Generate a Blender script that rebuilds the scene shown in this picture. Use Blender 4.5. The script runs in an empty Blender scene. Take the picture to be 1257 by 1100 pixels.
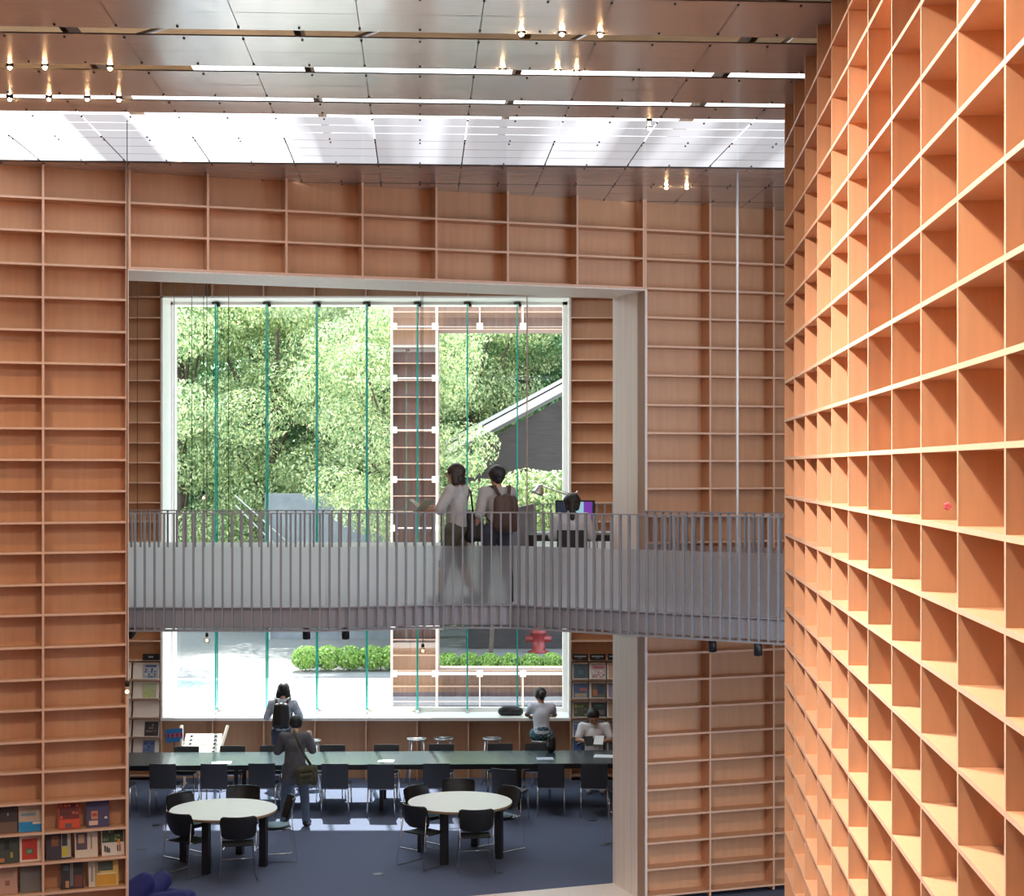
import bpy, bmesh, math, random
from mathutils import Vector, Matrix
random.seed(7)
S = bpy.context.scene
COL = S.collection
F = 2020.0; EYE = 5.22; CX = 628.5; CY = 574.0
def P(x, y, Y):
    return Vector(((x-CX)/F*Y, Y, EYE-(y-CY)/F*Y))
def R(a): return math.radians(a)

# ------------------------------------------------------------------ materials
MATS = {}
def new_mat(name):
    m = bpy.data.materials.new(name); m.use_nodes = True
    nt = m.node_tree; nt.nodes.clear()
    out = nt.nodes.new('ShaderNodeOutputMaterial')
    MATS[name] = m
    return m, nt, out
def pbr(name, col, rough=.5, metal=0, spec=.5, var=0, scale=(1,1,1), nscale=4, bump=0, emit=None, estr=0, coat=0, aniso=0):
    m, nt, out = new_mat(name)
    b = nt.nodes.new('ShaderNodeBsdfPrincipled')
    b.inputs['Base Color'].default_value = (*col, 1)
    b.inputs['Roughness'].default_value = rough
    b.inputs['Metallic'].default_value = metal
    b.inputs['Specular IOR Level'].default_value = spec
    b.inputs['Coat Weight'].default_value = coat
    b.inputs['Anisotropic'].default_value = aniso
    if emit:
        b.inputs['Emission Color'].default_value = (*emit, 1); b.inputs['Emission Strength'].default_value = estr
    if var or bump:
        tc = nt.nodes.new('ShaderNodeTexCoord'); mp = nt.nodes.new('ShaderNodeMapping')
        mp.inputs['Scale'].default_value = scale
        nt.links.new(tc.outputs['Object'], mp.inputs['Vector'])
        nz = nt.nodes.new('ShaderNodeTexNoise'); nz.inputs['Scale'].default_value = nscale
        nz.inputs['Detail'].default_value = 4
        nt.links.new(mp.outputs[0], nz.inputs['Vector'])
        if var:
            cr = nt.nodes.new('ShaderNodeValToRGB')
            cr.color_ramp.elements[0].position = .3; cr.color_ramp.elements[1].position = .7
            cr.color_ramp.elements[0].color = (*[max(0, c*(1-var)) for c in col], 1)
            cr.color_ramp.elements[1].color = (*[min(1, c*(1+var)) for c in col], 1)
            nt.links.new(nz.outputs['Fac'], cr.inputs['Fac'])
            nt.links.new(cr.outputs['Color'], b.inputs['Base Color'])
        if bump:
            bp = nt.nodes.new('ShaderNodeBump'); bp.inputs['Strength'].default_value = bump
            bp.inputs['Distance'].default_value = .02
            nt.links.new(nz.outputs['Fac'], bp.inputs['Height'])
            nt.links.new(bp.outputs[0], b.inputs['Normal'])
    nt.links.new(b.outputs[0], out.inputs['Surface'])
    return m
def flat(r, g, b):
    k = 'paint_%d_%d_%d' % (r, g, b)
    if k in MATS: return MATS[k]
    f = lambda v: (v/255/12.92 if v <= 10 else ((v/255+.055)/1.055)**2.4)
    return pbr(k, (f(r), f(g), f(b)), .45)

M_wood = pbr('beech_board', (.64, .365, .205), .42, var=.05, scale=(9, 9, .7), nscale=2.2)
M_edge = pbr('beech_edge', (.80, .52, .36), .4, var=.05, scale=(3, 3, 3))
M_jamb = pbr('pale_beech_lining', (.86, .75, .66), .4, var=.07, scale=(14, 14, .4), nscale=1.6)
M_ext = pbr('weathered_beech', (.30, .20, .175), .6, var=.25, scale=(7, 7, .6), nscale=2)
M_white = pbr('white_frame', (.95, .92, .88), .4)
M_sill = pbr('white_counter', (.93, .92, .88), .3)
M_steel = pbr('grey_steel', (.31, .32, .35), .4, metal=.15)
M_fascia = pbr('grey_steel_plate', (.33, .35, .40), .45, metal=.1)
M_deck = pbr('deck_floor', (.60, .62, .66), .6)
M_chrome = pbr('chrome', (.75, .76, .78), .18, metal=1)
M_black = pbr('black_plastic', (.012, .012, .014), .42)
M_dkgrey = pbr('charcoal_shell', (.055, .06, .07), .30)
M_pad = pbr('blue_grey_pad', (.25, .38, .45), .7)
M_tabletop = pbr('teal_black_top', (.028, .05, .06), .25, spec=.9, var=.1)
M_round = pbr('white_laminate', (.92, .90, .87), .3)
M_ply = pbr('ply_edge', (.42, .27, .15), .5)
M_carpet = pbr('blue_grey_carpet', (.125, .15, .225), .95, var=.22, nscale=160, bump=.3, spec=.1)
M_cord = pbr('black_cord', (.02, .02, .02), .5)
M_rod = pbr('white_rod', (.85, .85, .85), .3)
M_brass = pbr('dark_socket', (.03, .025, .02), .35, metal=.6)
M_alu = pbr('aluminium', (.68, .7, .72), .3, metal=1)
M_conc = pbr('concrete', (.25, .27, .31), .8, var=.12, nscale=3)
M_siding = pbr('dark_siding', (.045, .04, .042), .8, var=.3, scale=(1, 1, 12), nscale=2)
M_roofm = pbr('metal_roof', (.55, .56, .58), .4, metal=.3)
M_red = pbr('red_paint', (.22, .02, .02), .4)
M_bark = pbr('bark', (.09, .065, .05), .9, var=.3, nscale=8, bump=.5)
M_dim = pbr('plenum_timber', (.34, .20, .085), .7, var=.2)
M_back = pbr('panel_backing', (.16, .15, .14), .8)
M_blue = pbr('blue_fabric', (.012, .016, .13), .8)

def mat_ceiling():
    m, nt, out = new_mat('ribbed_polycarbonate')
    b = nt.nodes.new('ShaderNodeBsdfPrincipled')
    b.inputs['Metallic'].default_value = .45; b.inputs['Roughness'].default_value = .20; b.inputs['Coat Weight'].default_value = .25; b.inputs['Coat Roughness'].default_value = .08
    tc = nt.nodes.new('ShaderNodeTexCoord'); mp = nt.nodes.new('ShaderNodeMapping')
    mp.inputs['Scale'].default_value = (1.6, .5, 1)
    nt.links.new(tc.outputs['Object'], mp.inputs[0])
    n = nt.nodes.new('ShaderNodeTexNoise'); n.inputs['Scale'].default_value = 1.6; n.inputs['Detail'].default_value = 2
    nt.links.new(mp.outputs[0], n.inputs['Vector'])
    bp = nt.nodes.new('ShaderNodeBump'); bp.inputs['Strength'].default_value = .35; bp.inputs['Distance'].default_value = .012
    nt.links.new(n.outputs['Fac'], bp.inputs['Height'])
    nt.links.new(bp.outputs[0], b.inputs['Normal'])
    mp2 = nt.nodes.new('ShaderNodeMapping'); mp2.inputs['Scale'].default_value = (.4, 22, 1)
    nt.links.new(tc.outputs['Object'], mp2.inputs[0])
    n2 = nt.nodes.new('ShaderNodeTexNoise'); n2.inputs['Scale'].default_value = 3
    nt.links.new(mp2.outputs[0], n2.inputs['Vector'])
    cr = nt.nodes.new('ShaderNodeValToRGB')
    cr.color_ramp.elements[0].color = (.50, .50, .49, 1); cr.color_ramp.elements[1].color = (.66, .66, .66, 1)
    nt.links.new(n2.outputs['Fac'], cr.inputs['Fac']); nt.links.new(cr.outputs[0], b.inputs['Base Color'])
    nt.links.new(b.outputs[0], out.inputs['Surface'])
    return m
M_ceil = mat_ceiling()
def mat_skylight(name, st, lo=.8, col=(.90, .93, 1)):
    m, nt, out = new_mat(name)
    e = nt.nodes.new('ShaderNodeEmission'); e.inputs[0].default_value = (*col, 1)
    tc = nt.nodes.new('ShaderNodeTexCoord')
    mp = nt.nodes.new('ShaderNodeMapping'); mp.inputs['Scale'].default_value = (.9, .06, 1)  # stretched noise puts columns of reflection into the panel glow
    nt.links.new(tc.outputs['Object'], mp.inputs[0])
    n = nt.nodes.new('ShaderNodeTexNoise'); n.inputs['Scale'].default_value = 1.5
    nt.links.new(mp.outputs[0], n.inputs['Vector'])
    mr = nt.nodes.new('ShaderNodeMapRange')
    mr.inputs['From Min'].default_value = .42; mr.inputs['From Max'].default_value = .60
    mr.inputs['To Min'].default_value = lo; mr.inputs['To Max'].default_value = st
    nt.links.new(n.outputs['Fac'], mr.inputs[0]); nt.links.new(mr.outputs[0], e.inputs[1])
    g = nt.nodes.new('ShaderNodeBsdfGlossy'); g.inputs['Roughness'].default_value = .12
    g.inputs['Color'].default_value = (.3, .3, .3, 1)
    a = nt.nodes.new('ShaderNodeAddShader')
    nt.links.new(e.outputs[0], a.inputs[0]); nt.links.new(g.outputs[0], a.inputs[1])
    nt.links.new(a.outputs[0], out.inputs['Surface'])
    return m
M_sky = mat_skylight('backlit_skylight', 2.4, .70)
M_sky_dim = mat_skylight('shaded_skylight', 1.05, .55)  # dimmer copy for the right-hand panels, shade put into the emission
M_sky_hot = mat_skylight('open_sky_glazing', 4.0, 3.0)
def mat_glass(name, tint=(.93, .97, .96), gl=.06, rough=0.0):
    m, nt, out = new_mat(name)
    t = nt.nodes.new('ShaderNodeBsdfTransparent'); t.inputs[0].default_value = (*tint, 1)
    g = nt.nodes.new('ShaderNodeBsdfGlossy'); g.inputs['Roughness'].default_value = rough
    mx = nt.nodes.new('ShaderNodeMixShader'); mx.inputs[0].default_value = gl
    nt.links.new(t.outputs[0], mx.inputs[1]); nt.links.new(g.outputs[0], mx.inputs[2])
    nt.links.new(mx.outputs[0], out.inputs['Surface'])
    return m
M_glass = mat_glass('window_glass', (.95, .98, .97), .04)
M_glass_ext = mat_glass('outer_glass', (.84, .88, .95), .16)
M_fin = mat_glass('glass_fin_face', (.62, .84, .80), .10)
M_fin_edge = pbr('teal_glass_edge', (.02, .50, .42), .15, spec=.8)
M_bulbglass = mat_glass('bulb_glass', (.95, .9, .82), .12)
def mat_frost():
    m, nt, out = new_mat('frosted_panel')
    r = nt.nodes.new('ShaderNodeBsdfRefraction'); r.inputs['IOR'].default_value = 1.25
    r.inputs['Roughness'].default_value = .55; r.inputs['Color'].default_value = (.86, .90, .95, 1)
    t = nt.nodes.new('ShaderNodeBsdfTranslucent'); t.inputs[0].default_value = (.93, .95, .97, 1)
    d = nt.nodes.new('ShaderNodeBsdfPrincipled'); d.inputs['Base Color'].default_value = (.5, .52, .56, 1); d.inputs['Roughness'].default_value = .3
    m1 = nt.nodes.new('ShaderNodeMixShader'); m1.inputs[0].default_value = .6
    nt.links.new(r.outputs[0], m1.inputs[1]); nt.links.new(t.outputs[0], m1.inputs[2])
    m2 = nt.nodes.new('ShaderNodeMixShader'); m2.inputs[0].default_value = .13
    nt.links.new(m1.outputs[0], m2.inputs[1]); nt.links.new(d.outputs[0], m2.inputs[2])
    nt.links.new(m2.outputs[0], out.inputs['Surface'])
    return m
M_frost = mat_frost()
def emis(name, col, st):
    m, nt, out = new_mat(name)
    e = nt.nodes.new('ShaderNodeEmission'); e.inputs[0].default_value = (*col, 1); e.inputs[1].default_value = st
    nt.links.new(e.outputs[0], out.inputs['Surface']); return m
M_fil = emis('glowing_filament', (1, .62, .3), 14)
M_lamp = emis('spot_lamp_glow', (1, .60, .28), 260)
M_screen = emis('screen_blue', (.35, .62, .75), .9)
M_screen2 = emis('screen_purple', (.22, .06, .42), .9)
M_screen3 = emis('screen_dark', (.05, .06, .1), .6)
def mat_leaf(name, c1, c2):
    m, nt, out = new_mat(name)
    g = nt.nodes.new('ShaderNodeNewGeometry')
    cr = nt.nodes.new('ShaderNodeValToRGB')
    cr.color_ramp.elements[0].color = (*c1, 1); cr.color_ramp.elements[1].color = (*c2, 1)
    nt.links.new(g.outputs['Random Per Island'], cr.inputs[0])
    d = nt.nodes.new('ShaderNodeBsdfPrincipled'); d.inputs['Roughness'].default_value = .4
    t = nt.nodes.new('ShaderNodeBsdfTranslucent')
    nt.links.new(cr.outputs[0], d.inputs['Base Color']); nt.links.new(cr.outputs[0], t.inputs[0])
    mx = nt.nodes.new('ShaderNodeMixShader'); mx.inputs[0].default_value = .4
    nt.links.new(d.outputs[0], mx.inputs[1]); nt.links.new(t.outputs[0], mx.inputs[2])
    nt.links.new(mx.outputs[0], out.inputs['Surface']); return m
M_leafA = mat_leaf('leaf_bright', (.08, .21, .08), (.80, .84, .46))
M_leafB = mat_leaf('leaf_deep', (.05, .17, .08), (.26, .46, .20))
M_hedge = mat_leaf('leaf_hedge', (.12, .30, .04), (.42, .58, .15))
def mat_pave():
    m, nt, out = new_mat('sunlit_paving')
    b = nt.nodes.new('ShaderNodeBsdfPrincipled'); b.inputs['Roughness'].default_value = .8
    tc = nt.nodes.new('ShaderNodeTexCoord')
    br = nt.nodes.new('ShaderNodeTexBrick'); br.inputs['Scale'].default_value = 3.2
    br.inputs['Color1'].default_value = (.21, .21, .22, 1); br.inputs['Color2'].default_value = (.26, .26, .26, 1)
    br.inputs['Mortar'].default_value = (.12, .12, .13, 1); br.inputs['Mortar Size'].default_value = .03
    nt.links.new(tc.outputs['Object'], br.inputs['Vector'])
    nt.links.new(br.outputs[0], b.inputs['Base Color']); nt.links.new(b.outputs[0], out.inputs['Surface']); return m
M_pave = mat_pave()
M_court = pbr('pale_forecourt', (.52, .52, .51), .8, var=.08, nscale=6)
M_gravel = pbr('blue_gravel', (.20, .26, .33), .9, var=.45, nscale=30)
M_earth = pbr('bare_bank', (.22, .20, .16), .95, var=.35, nscale=3)

# ------------------------------------------------------------------ builders
class MB:
    def __init__(s): s.v = []; s.f = []; s.m = []; s.mats = []
    def mi(s, m):
        if m not in s.mats: s.mats.append(m)
        return s.mats.index(m)
    def box(s, a, b, m, front=None):
        x0, y0, z0 = a; x1, y1, z1 = b; n = len(s.v)
        s.v += [(x0,y0,z0),(x1,y0,z0),(x1,y1,z0),(x0,y1,z0),(x0,y0,z1),(x1,y0,z1),(x1,y1,z1),(x0,y1,z1)]
        fs = [(0,3,2,1),(4,5,6,7),(0,1,5,4),(1,2,6,5),(2,3,7,6),(3,0,4,7)]
        k = s.mi(m); kf = s.mi(front) if front else k
        for i, q in enumerate(fs):
            s.f.append(tuple(n+j for j in q)); s.m.append(kf if i == 2 else k)
        return s
    def poly(s, pts, m):
        n = len(s.v); s.v += [tuple(p) for p in pts]; s.f.append(tuple(range(n, n+len(pts)))); s.m.append(s.mi(m)); return s
    def prism(s, pts, z0, z1, m):
        n = len(s.v); k = len(pts); i = s.mi(m)
        s.v += [(p[0], p[1], z0) for p in pts]+[(p[0], p[1], z1) for p in pts]
        s.f.append(tuple(n+j for j in reversed(range(k)))); s.m.append(i)
        s.f.append(tuple(n+k+j for j in range(k))); s.m.append(i)
        for j in range(k):
            s.f.append((n+j, n+(j+1) % k, n+k+(j+1) % k, n+k+j)); s.m.append(i)
        return s
    def tube(s, pts, r, m, seg=8, radii=None):
        pts = [Vector(p) for p in pts]; n0 = len(s.v); k = s.mi(m); N = len(pts)
        for i, p in enumerate(pts):
            d = ((pts[min(i+1, N-1)]-p).normalized()+(p-pts[max(i-1, 0)]).normalized())
            d = d.normalized() if d.length > 1e-6 else Vector((0, 0, 1))
            up = Vector((0, 0, 1)) if abs(d.z) < .9 else Vector((0, 1, 0))
            a = d.cross(up).normalized(); b = a.cross(d).normalized()
            rr = radii[i] if radii else r
            for j in range(seg):
                t = 2*math.pi*j/seg
                s.v.append(tuple(p+a*(rr*math.cos(t))+b*(rr*math.sin(t))))
        for i in range(N-1):
            for j in range(seg):
                q = n0+i*seg
                s.f.append((q+j, q+(j+1) % seg, q+seg+(j+1) % seg, q+seg+j)); s.m.append(k)
        s.f.append(tuple(n0+j for j in reversed(range(seg)))); s.m.append(k)
        s.f.append(tuple(n0+(N-1)*seg+j for j in range(seg))); s.m.append(k)
        return s
    def lathe(s, c, prof, m, seg=20, axis='z'):
        pts = [(c[0], c[1], c[2]+z) for r, z in prof]
        return s.tube(pts, 0, m, seg, [max(r, .0005) for r, z in prof])
    def sphere(s, c, r, m, seg=14, rings=9, sc=(1, 1, 1)):
        n0 = len(s.v); k = s.mi(m)
        for i in range(rings+1):
            t = math.pi*i/rings
            for j in range(seg):
                p = 2*math.pi*j/seg
                s.v.append((c[0]+r*sc[0]*math.sin(t)*math.cos(p), c[1]+r*sc[1]*math.sin(t)*math.sin(p), c[2]+r*sc[2]*math.cos(t)))
        for i in range(rings):
            for j in range(seg):
                q = n0+i*seg
                s.f.append((q+j, q+seg+j, q+seg+(j+1) % seg, q+(j+1) % seg)); s.m.append(k)
        return s
    def mesh(s, name, smooth=False):
        me = bpy.data.meshes.new(name); me.from_pydata(s.v, [], s.f)
        for m in s.mats: me.materials.append(m)
        me.polygons.foreach_set('material_index', s.m)
        if smooth: me.polygons.foreach_set('use_smooth', [True]*len(me.polygons))
        me.update(); return me
    def obj(s, name, parent=None, smooth=False, loc=None):
        return mobj(name, s.mesh(name, smooth), parent, loc)
def mobj(name, me, parent=None, loc=None, rz=0):
    o = bpy.data.objects.new(name, me); COL.objects.link(o)
    if parent: o.parent = parent
    if loc is not None: o.location = loc
    if rz: o.rotation_euler.z = rz
    return o
def tag(o, label, cat, group=None, kind=None):
    o['label'] = label; o['category'] = cat
    if group: o['group'] = group
    if kind: o['kind'] = kind
    return o
def struct(o, label=None):
    o['kind'] = 'structure'
    if label: o['label'] = label
    return o
def thing(name, label, cat, loc=(0, 0, 0), rz=0, group=None):
    o = bpy.data.objects.new(name, None); COL.objects.link(o)
    o.location = loc; o.rotation_euler = (0, 0, rz); o.empty_display_size = .2
    return tag(o, label, cat, group)
def copy_tree(o, parent=None):
    c = o.copy(); COL.objects.link(c); c.parent = parent
    for ch in list(o.children): copy_tree(ch, c)
    return c
def dup(o, label, loc, rz=0, group=None):
    c = copy_tree(o); c.location = loc; c.rotation_euler.z = rz; c['label'] = label
    if group: c['group'] = group
    return c
def smooth_angle(me, ang=40):
    me.polygons.foreach_set('use_smooth', [True]*len(me.polygons))
    try: me.set_sharp_from_angle(angle=R(ang))
    except Exception: pass

# ------------------------------------------------------------------ shelf rows
ROWH = [2.86, 2.513, 2.16, 1.812, 1.465, 1.117, .763, .426, .093, -.241, -.574, -.891, -1.228, -1.549, -1.89,
        -2.228, -2.55, -2.884, -3.206, -3.536, -3.857, -4.174, -4.496, -4.81, -5.13]
ROWZ = [h+EYE for h in ROWH]
CZ = EYE+3.22            # ceiling height
PITCH = .8672
TB = .024
def bookcase(label, loc, rz, divs, rows, z0, z1, depth=.22, mat=M_wood, edge=M_edge, extra_top=False):
    """divs: positions along u of the upright dividers; rows: heights of boards (top faces)"""
    t = thing('bookcase', label, 'bookcase', (loc[0], loc[1], 0), rz, None)
    u0, u1 = divs[0], divs[-1]
    MB().box((u0, depth, z0), (u1, depth+.018, z1), mat).obj('back_panel', t)
    dm = MB().box((-TB/2, .001, z0), (TB/2, depth, z1), mat, edge).mesh('divider')
    for d in divs: mobj('divider', dm, t, (d, 0, 0))
    bm_ = MB().box((u0, 0, -TB), (u1, depth, 0), mat, edge).mesh('shelf_board')
    for z in rows: mobj('shelf_board', bm_, t, (0, 0, z))
    return t

# front (middle) wall with the big opening -------------------------------------
FW = (-4.954, 17.388); FA = math.atan2(2.879, 8.18)
def fw(u, v, z=0):
    return Vector((FW[0]+u*math.cos(FA)-v*math.sin(FA), FW[1]+u*math.sin(FA)+v*math.cos(FA), z))
ul = PITCH*1.0+.012; ur = 7.02*PITCH+PITCH*1.0-.02    # opening edges
uL, uR = PITCH*1.0+.012, PITCH*8.0+.03
bookcase('tall beech bookcase left of the opening, picture books displayed on its lower shelves', FW, FA,
         [PITCH*i for i in (-4, -3, -2, -1, 0, 1)], ROWZ, 0, CZ-.01)
bookcase('empty three-row beech shelving over the big opening, below the ceiling', FW, FA,
         [PITCH+.028]+[PITCH*i for i in range(2, 8)]+[PITCH*8-.014], ROWZ[:3], ROWZ[2]-TB, CZ-.01)
bookcase('tall empty beech bookcase right of the pale opening jamb, behind the footbridge', FW, FA,
         [PITCH*8+.012]+[PITCH*i for i in range(9, 14)], ROWZ, .02, CZ-.01)
# wall core
WT = .976
core = MB()
core.box((-4*PITCH, .24, 0), (uL-.02, WT, CZ), M_wood)
core.box((uR+.0, .24, 0), (13*PITCH, WT, CZ), M_wood)
core.box((uL-.02, .24, ROWZ[2]-TB+.001), (uR, WT, CZ), M_wood)
w = core.obj('wall_middle'); w.location = (FW[0], FW[1], 0); w.rotation_euler.z = FA; struct(w, 'beech shelf wall core with the large square opening')
lin = MB()
lin.box((uL-.012, .003, 0), (uL+.006, WT+.01, ROWZ[2]-TB), M_jamb)
lin.box((uR-.03, -.004, 0), (uR+.0, WT+.01, ROWZ[2]-TB), M_jamb)
lin.box((uL-.012, .003, ROWZ[2]-TB-.018), (uR, WT+.01, ROWZ[2]-TB-.001), M_jamb)
w = lin.obj('trim_1'); w.location = (FW[0], FW[1], 0); w.rotation_euler.z = FA; struct(w, 'pale timber lining of the opening')
th = MB().box((uL, 0.0, 0), (uR-.03, WT, .015), M_jamb)
w = th.obj('trim_2'); w.location = (FW[0], FW[1], 0); w.rotation_euler.z = FA; struct(w, 'pale timber threshold under the opening')

# right wall --------------------------------------------------------------------
RWo = (2.408, 14.54); RA = math.atan2(-.9972, -.0743)
bookcase('huge empty beech bookcase receding along the right side', RWo, RA,
         [.8674*i+.0 for i in range(0, 16)], ROWZ, 0, CZ-.01, depth=.24)
w = MB().box((0, .262, 0), (16.5, .95, CZ), M_wood).obj('wall_right'); w.location = (RWo[0], RWo[1], 0); w.rotation_euler.z = RA; struct(w, 'beech core of the right shelf wall')

# back wall with window ---------------------------------------------------------
BY = 27.67; WX0, WX1 = -5.856, .979; WZ0, WZ1 = ROWZ[21], ROWZ[0]
GY = BY+.5
bdiv = [WX0-PITCH*i for i in range(3, -1, -1)]
bookcase('bookcase at the left end of the window wall, cream magazine flaps low on it', (0, BY-.22), 0, bdiv, ROWZ, .0, CZ-.01)
bdr = [WX1+PITCH*i for i in range(0, 5)]
bookcase('bookcase at the right end of the window wall, full magazine rack low on it', (0, BY-.22), 0, bdr, ROWZ, .0, CZ-.01)
wd = [WX0+i*(WX1-WX0)/8 for i in range(9)]
bookcase('one-row beech shelf strip above the tall window', (0, BY-.22), 0, wd[0:1]+wd[1:-1]+wd[-1:], [ROWZ[0]], WZ1-TB, CZ-.01)
lowb = thing('counter_base', 'low beech bays under the white window counter', 'shelving', (0, BY-.2, 0))
MB().box((WX0, .2, 0), (WX1, .218, WZ0-.05), M_wood).obj('back_panel', lowb)
dm = MB().box((-.012, .0, 0), (.012, .2, WZ0-.05), M_wood, M_edge).mesh('divider')
for d in wd[1:-1]: mobj('divider', dm, lowb, (d, 0, 0))
cnt = MB().box((WX0, BY-.24, WZ0-.05), (WX1, GY+.06, WZ0), M_sill).obj('window_counter')
tag(cnt, 'long white counter shelf along the foot of the window', 'counter')
bw = MB()
bw.box((-9.5, BY+.02, 0), (WX0, GY+.3, CZ+1.1), M_wood)
bw.box((WX1, BY+.02, 0), (6.5, GY+.3, CZ+1.1), M_wood)
bw.box((WX0, BY+.02, WZ1), (WX1, GY+.3, CZ+1.1), M_wood)
bw.box((WX0, BY+.02, 0), (WX1, GY+.3, WZ0-.06), M_wood)
struct(bw.obj('wall_back'), 'window wall core')
wf = MB()
wf.box((WX0, BY-.23, WZ0), (WX0+.03, GY+.3, WZ1), M_white)
wf.box((WX0+.03, GY-.05, WZ0), (WX0+.06, GY+.3, WZ1), M_white)
wf.box((WX1-.03, BY-.23, WZ0), (WX1, GY+.3, WZ1), M_white)
wf.box((WX1-.11, GY-.05, WZ0), (WX1-.03, GY+.3, WZ1), M_white)
wf.box((WX0, BY-.23, WZ1-.03), (WX1, GY+.3, WZ1), M_white)
wf.box((WX0, GY-.05, WZ1-.08), (WX1, GY+.3, WZ1-.03), M_white)
wf.box((WX0+.03, GY-.02, WZ0+.0), (WX1-.03, GY+.06, WZ0+.07), M_white)
wfo = wf.obj('window_1'); struct(wfo, 'tall white framed window facing the trees')
pn = MB()
fx = [(p-CX)/F*GY for p in (267, 329, 390, 451, 513, 574, 635)]
ed = [WX0+.06]+fx+[WX1-.11]
for i in range(8):
    gp = MB().box((ed[i]+.006, GY+.02, WZ0+.07), (ed[i+1]-.006, GY+.021, WZ1-.08), M_glass)
    gp.v = gp.v  # one thin pane
    me = MB().poly([(ed[i]+.004, GY+.02, WZ0+.07), (ed[i+1]-.004, GY+.02, WZ0+.07), (ed[i+1]-.004, GY+.02, WZ1-.08), (ed[i]+.004, GY+.02, WZ1-.08)], M_glass).mesh('glass_pane')
    mobj('glass_pane', me, wfo)
fm = MB().box((-.008, -.02, WZ0+.02), (.008, .0, WZ1-.05), M_fin_edge)
fm.box((-.007, -.20, WZ0+.02), (.007, -.02, WZ1-.05), M_fin)
fm.box((-.012, -.215, WZ0+.02), (.012, -.20, WZ1-.05), M_fin_edge)
fmm = fm.mesh('glass_fin')
clm = MB().box((-.06, -.22, WZ1-.075), (.06, -.05, WZ1-.05), M_brass).box((.02, -.2, WZ1-.12), (.07, -.12, WZ1-.075), M_brass)
clm.box((-.03, -.22, WZ0), (.03, -.05, WZ0+.05), M_alu)
clmm = clm.mesh('clamp')
for x in fx:
    f_ = mobj('glass_fin', fmm, wfo, (x, GY+.015, 0))
    mobj('clamp', clmm, f_)

# floor and hidden shell ----------------------------------------------------------
struct(MB().box((-12, -7, -.1), (9, GY+.3, 0), M_carpet).obj('floor'), 'blue-grey carpet floor')
sh = MB().box((-9.7, -7, 0), (-9.5, GY+.3, CZ), M_wood).obj('wall_left'); struct(sh)
sh = MB().box((-9.7, -7.2, 0), (9, -7, CZ), M_wood).obj('wall_front'); struct(sh)
sh = MB().box((6.5, 14.8, 0), (6.7, GY+.3, CZ), M_wood).obj('wall_far_right'); struct(sh)

# ceiling --------------------------------------------------------------------------
CA = R(3.2)
ce = MB(); bk = MB(); sk = MB(); skn = MB()
slots = []
y = 12.24-1.11*18
strips = []
t = y
while t < 14.6:
    strips.append((t+.09, t+1.11-.09)); slots.append(t); t += 1.11
# the backlit band and what lies beyond it (no wide slots there)
strips[-1] = (14.53, 15.03)
strips += [(15.12, 16.2), (16.2, 17.42)]
t = 17.5
while t < 27.3:
    strips.append((t+.01, t+1.10)); t += 1.11
def tile(mb, x0, x1, y0, y1, m, tilt=.0018):
    a = random.uniform(-tilt, tilt); b = random.uniform(-tilt, tilt); cx, cy = (x0+x1)/2, (y0+y1)/2
    z = lambda x, y_: -.012+a*(x-cx)+b*(y_-cy)
    mb.poly([(x0, y0, z(x0, y0)), (x0, y1, z(x0, y1)), (x1, y1, z(x1, y1)), (x1, y0, z(x1, y0))], m)
TWX = .88
for (a, b) in strips:
    band = 15.0 < (a+b)/2 < 17.5
    band2 = (-4 < (a+b)/2 < -1) or (3 < (a+b)/2 < 6.3)
    n = 3
    if not band: bk.box((-11, a, -.006), (8, b, -.002), M_back)
    x = -11.0
    while x < 8:
        if band or band2:
            for q in range(n):
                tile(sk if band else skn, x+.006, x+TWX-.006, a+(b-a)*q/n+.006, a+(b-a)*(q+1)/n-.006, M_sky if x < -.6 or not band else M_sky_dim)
        else:
            for q in range(2):
                tile(ce, x+.003, x+TWX-.003, a+(b-a)*q/2+.003, a+(b-a)*(q+1)/2-.003, M_ceil)
        x += TWX
def ceil_place(o):
    o.location = (0, 0, CZ); o.rotation_euler.z = CA; return o
co = struct(ceil_place(ce.obj('ceiling')), 'reflective ribbed ceiling panels with open slots')
b_ = ceil_place(bk.obj('trim_3')); struct(b_, 'backing of the ceiling panels')
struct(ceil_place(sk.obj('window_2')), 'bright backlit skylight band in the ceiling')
struct(ceil_place(skn.obj('window_3')), 'unseen skylight bands added to light the near part of the hall')  # glowing bands out of view, added as fill for the hall
# screw heads
sc = MB()
for (a, b) in strips:
    if 10.5 < a < 19:
        x = -6.6
        while x < 4:
            for yy in (a+.08, b-.08): sc.box((x-.008, yy-.012, -.022), (x+.008, yy+.012, -.010), M_brass)
            x += TWX/2
struct(ceil_place(sc.obj('trim_4')), 'screw heads of the ceiling panels')
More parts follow.
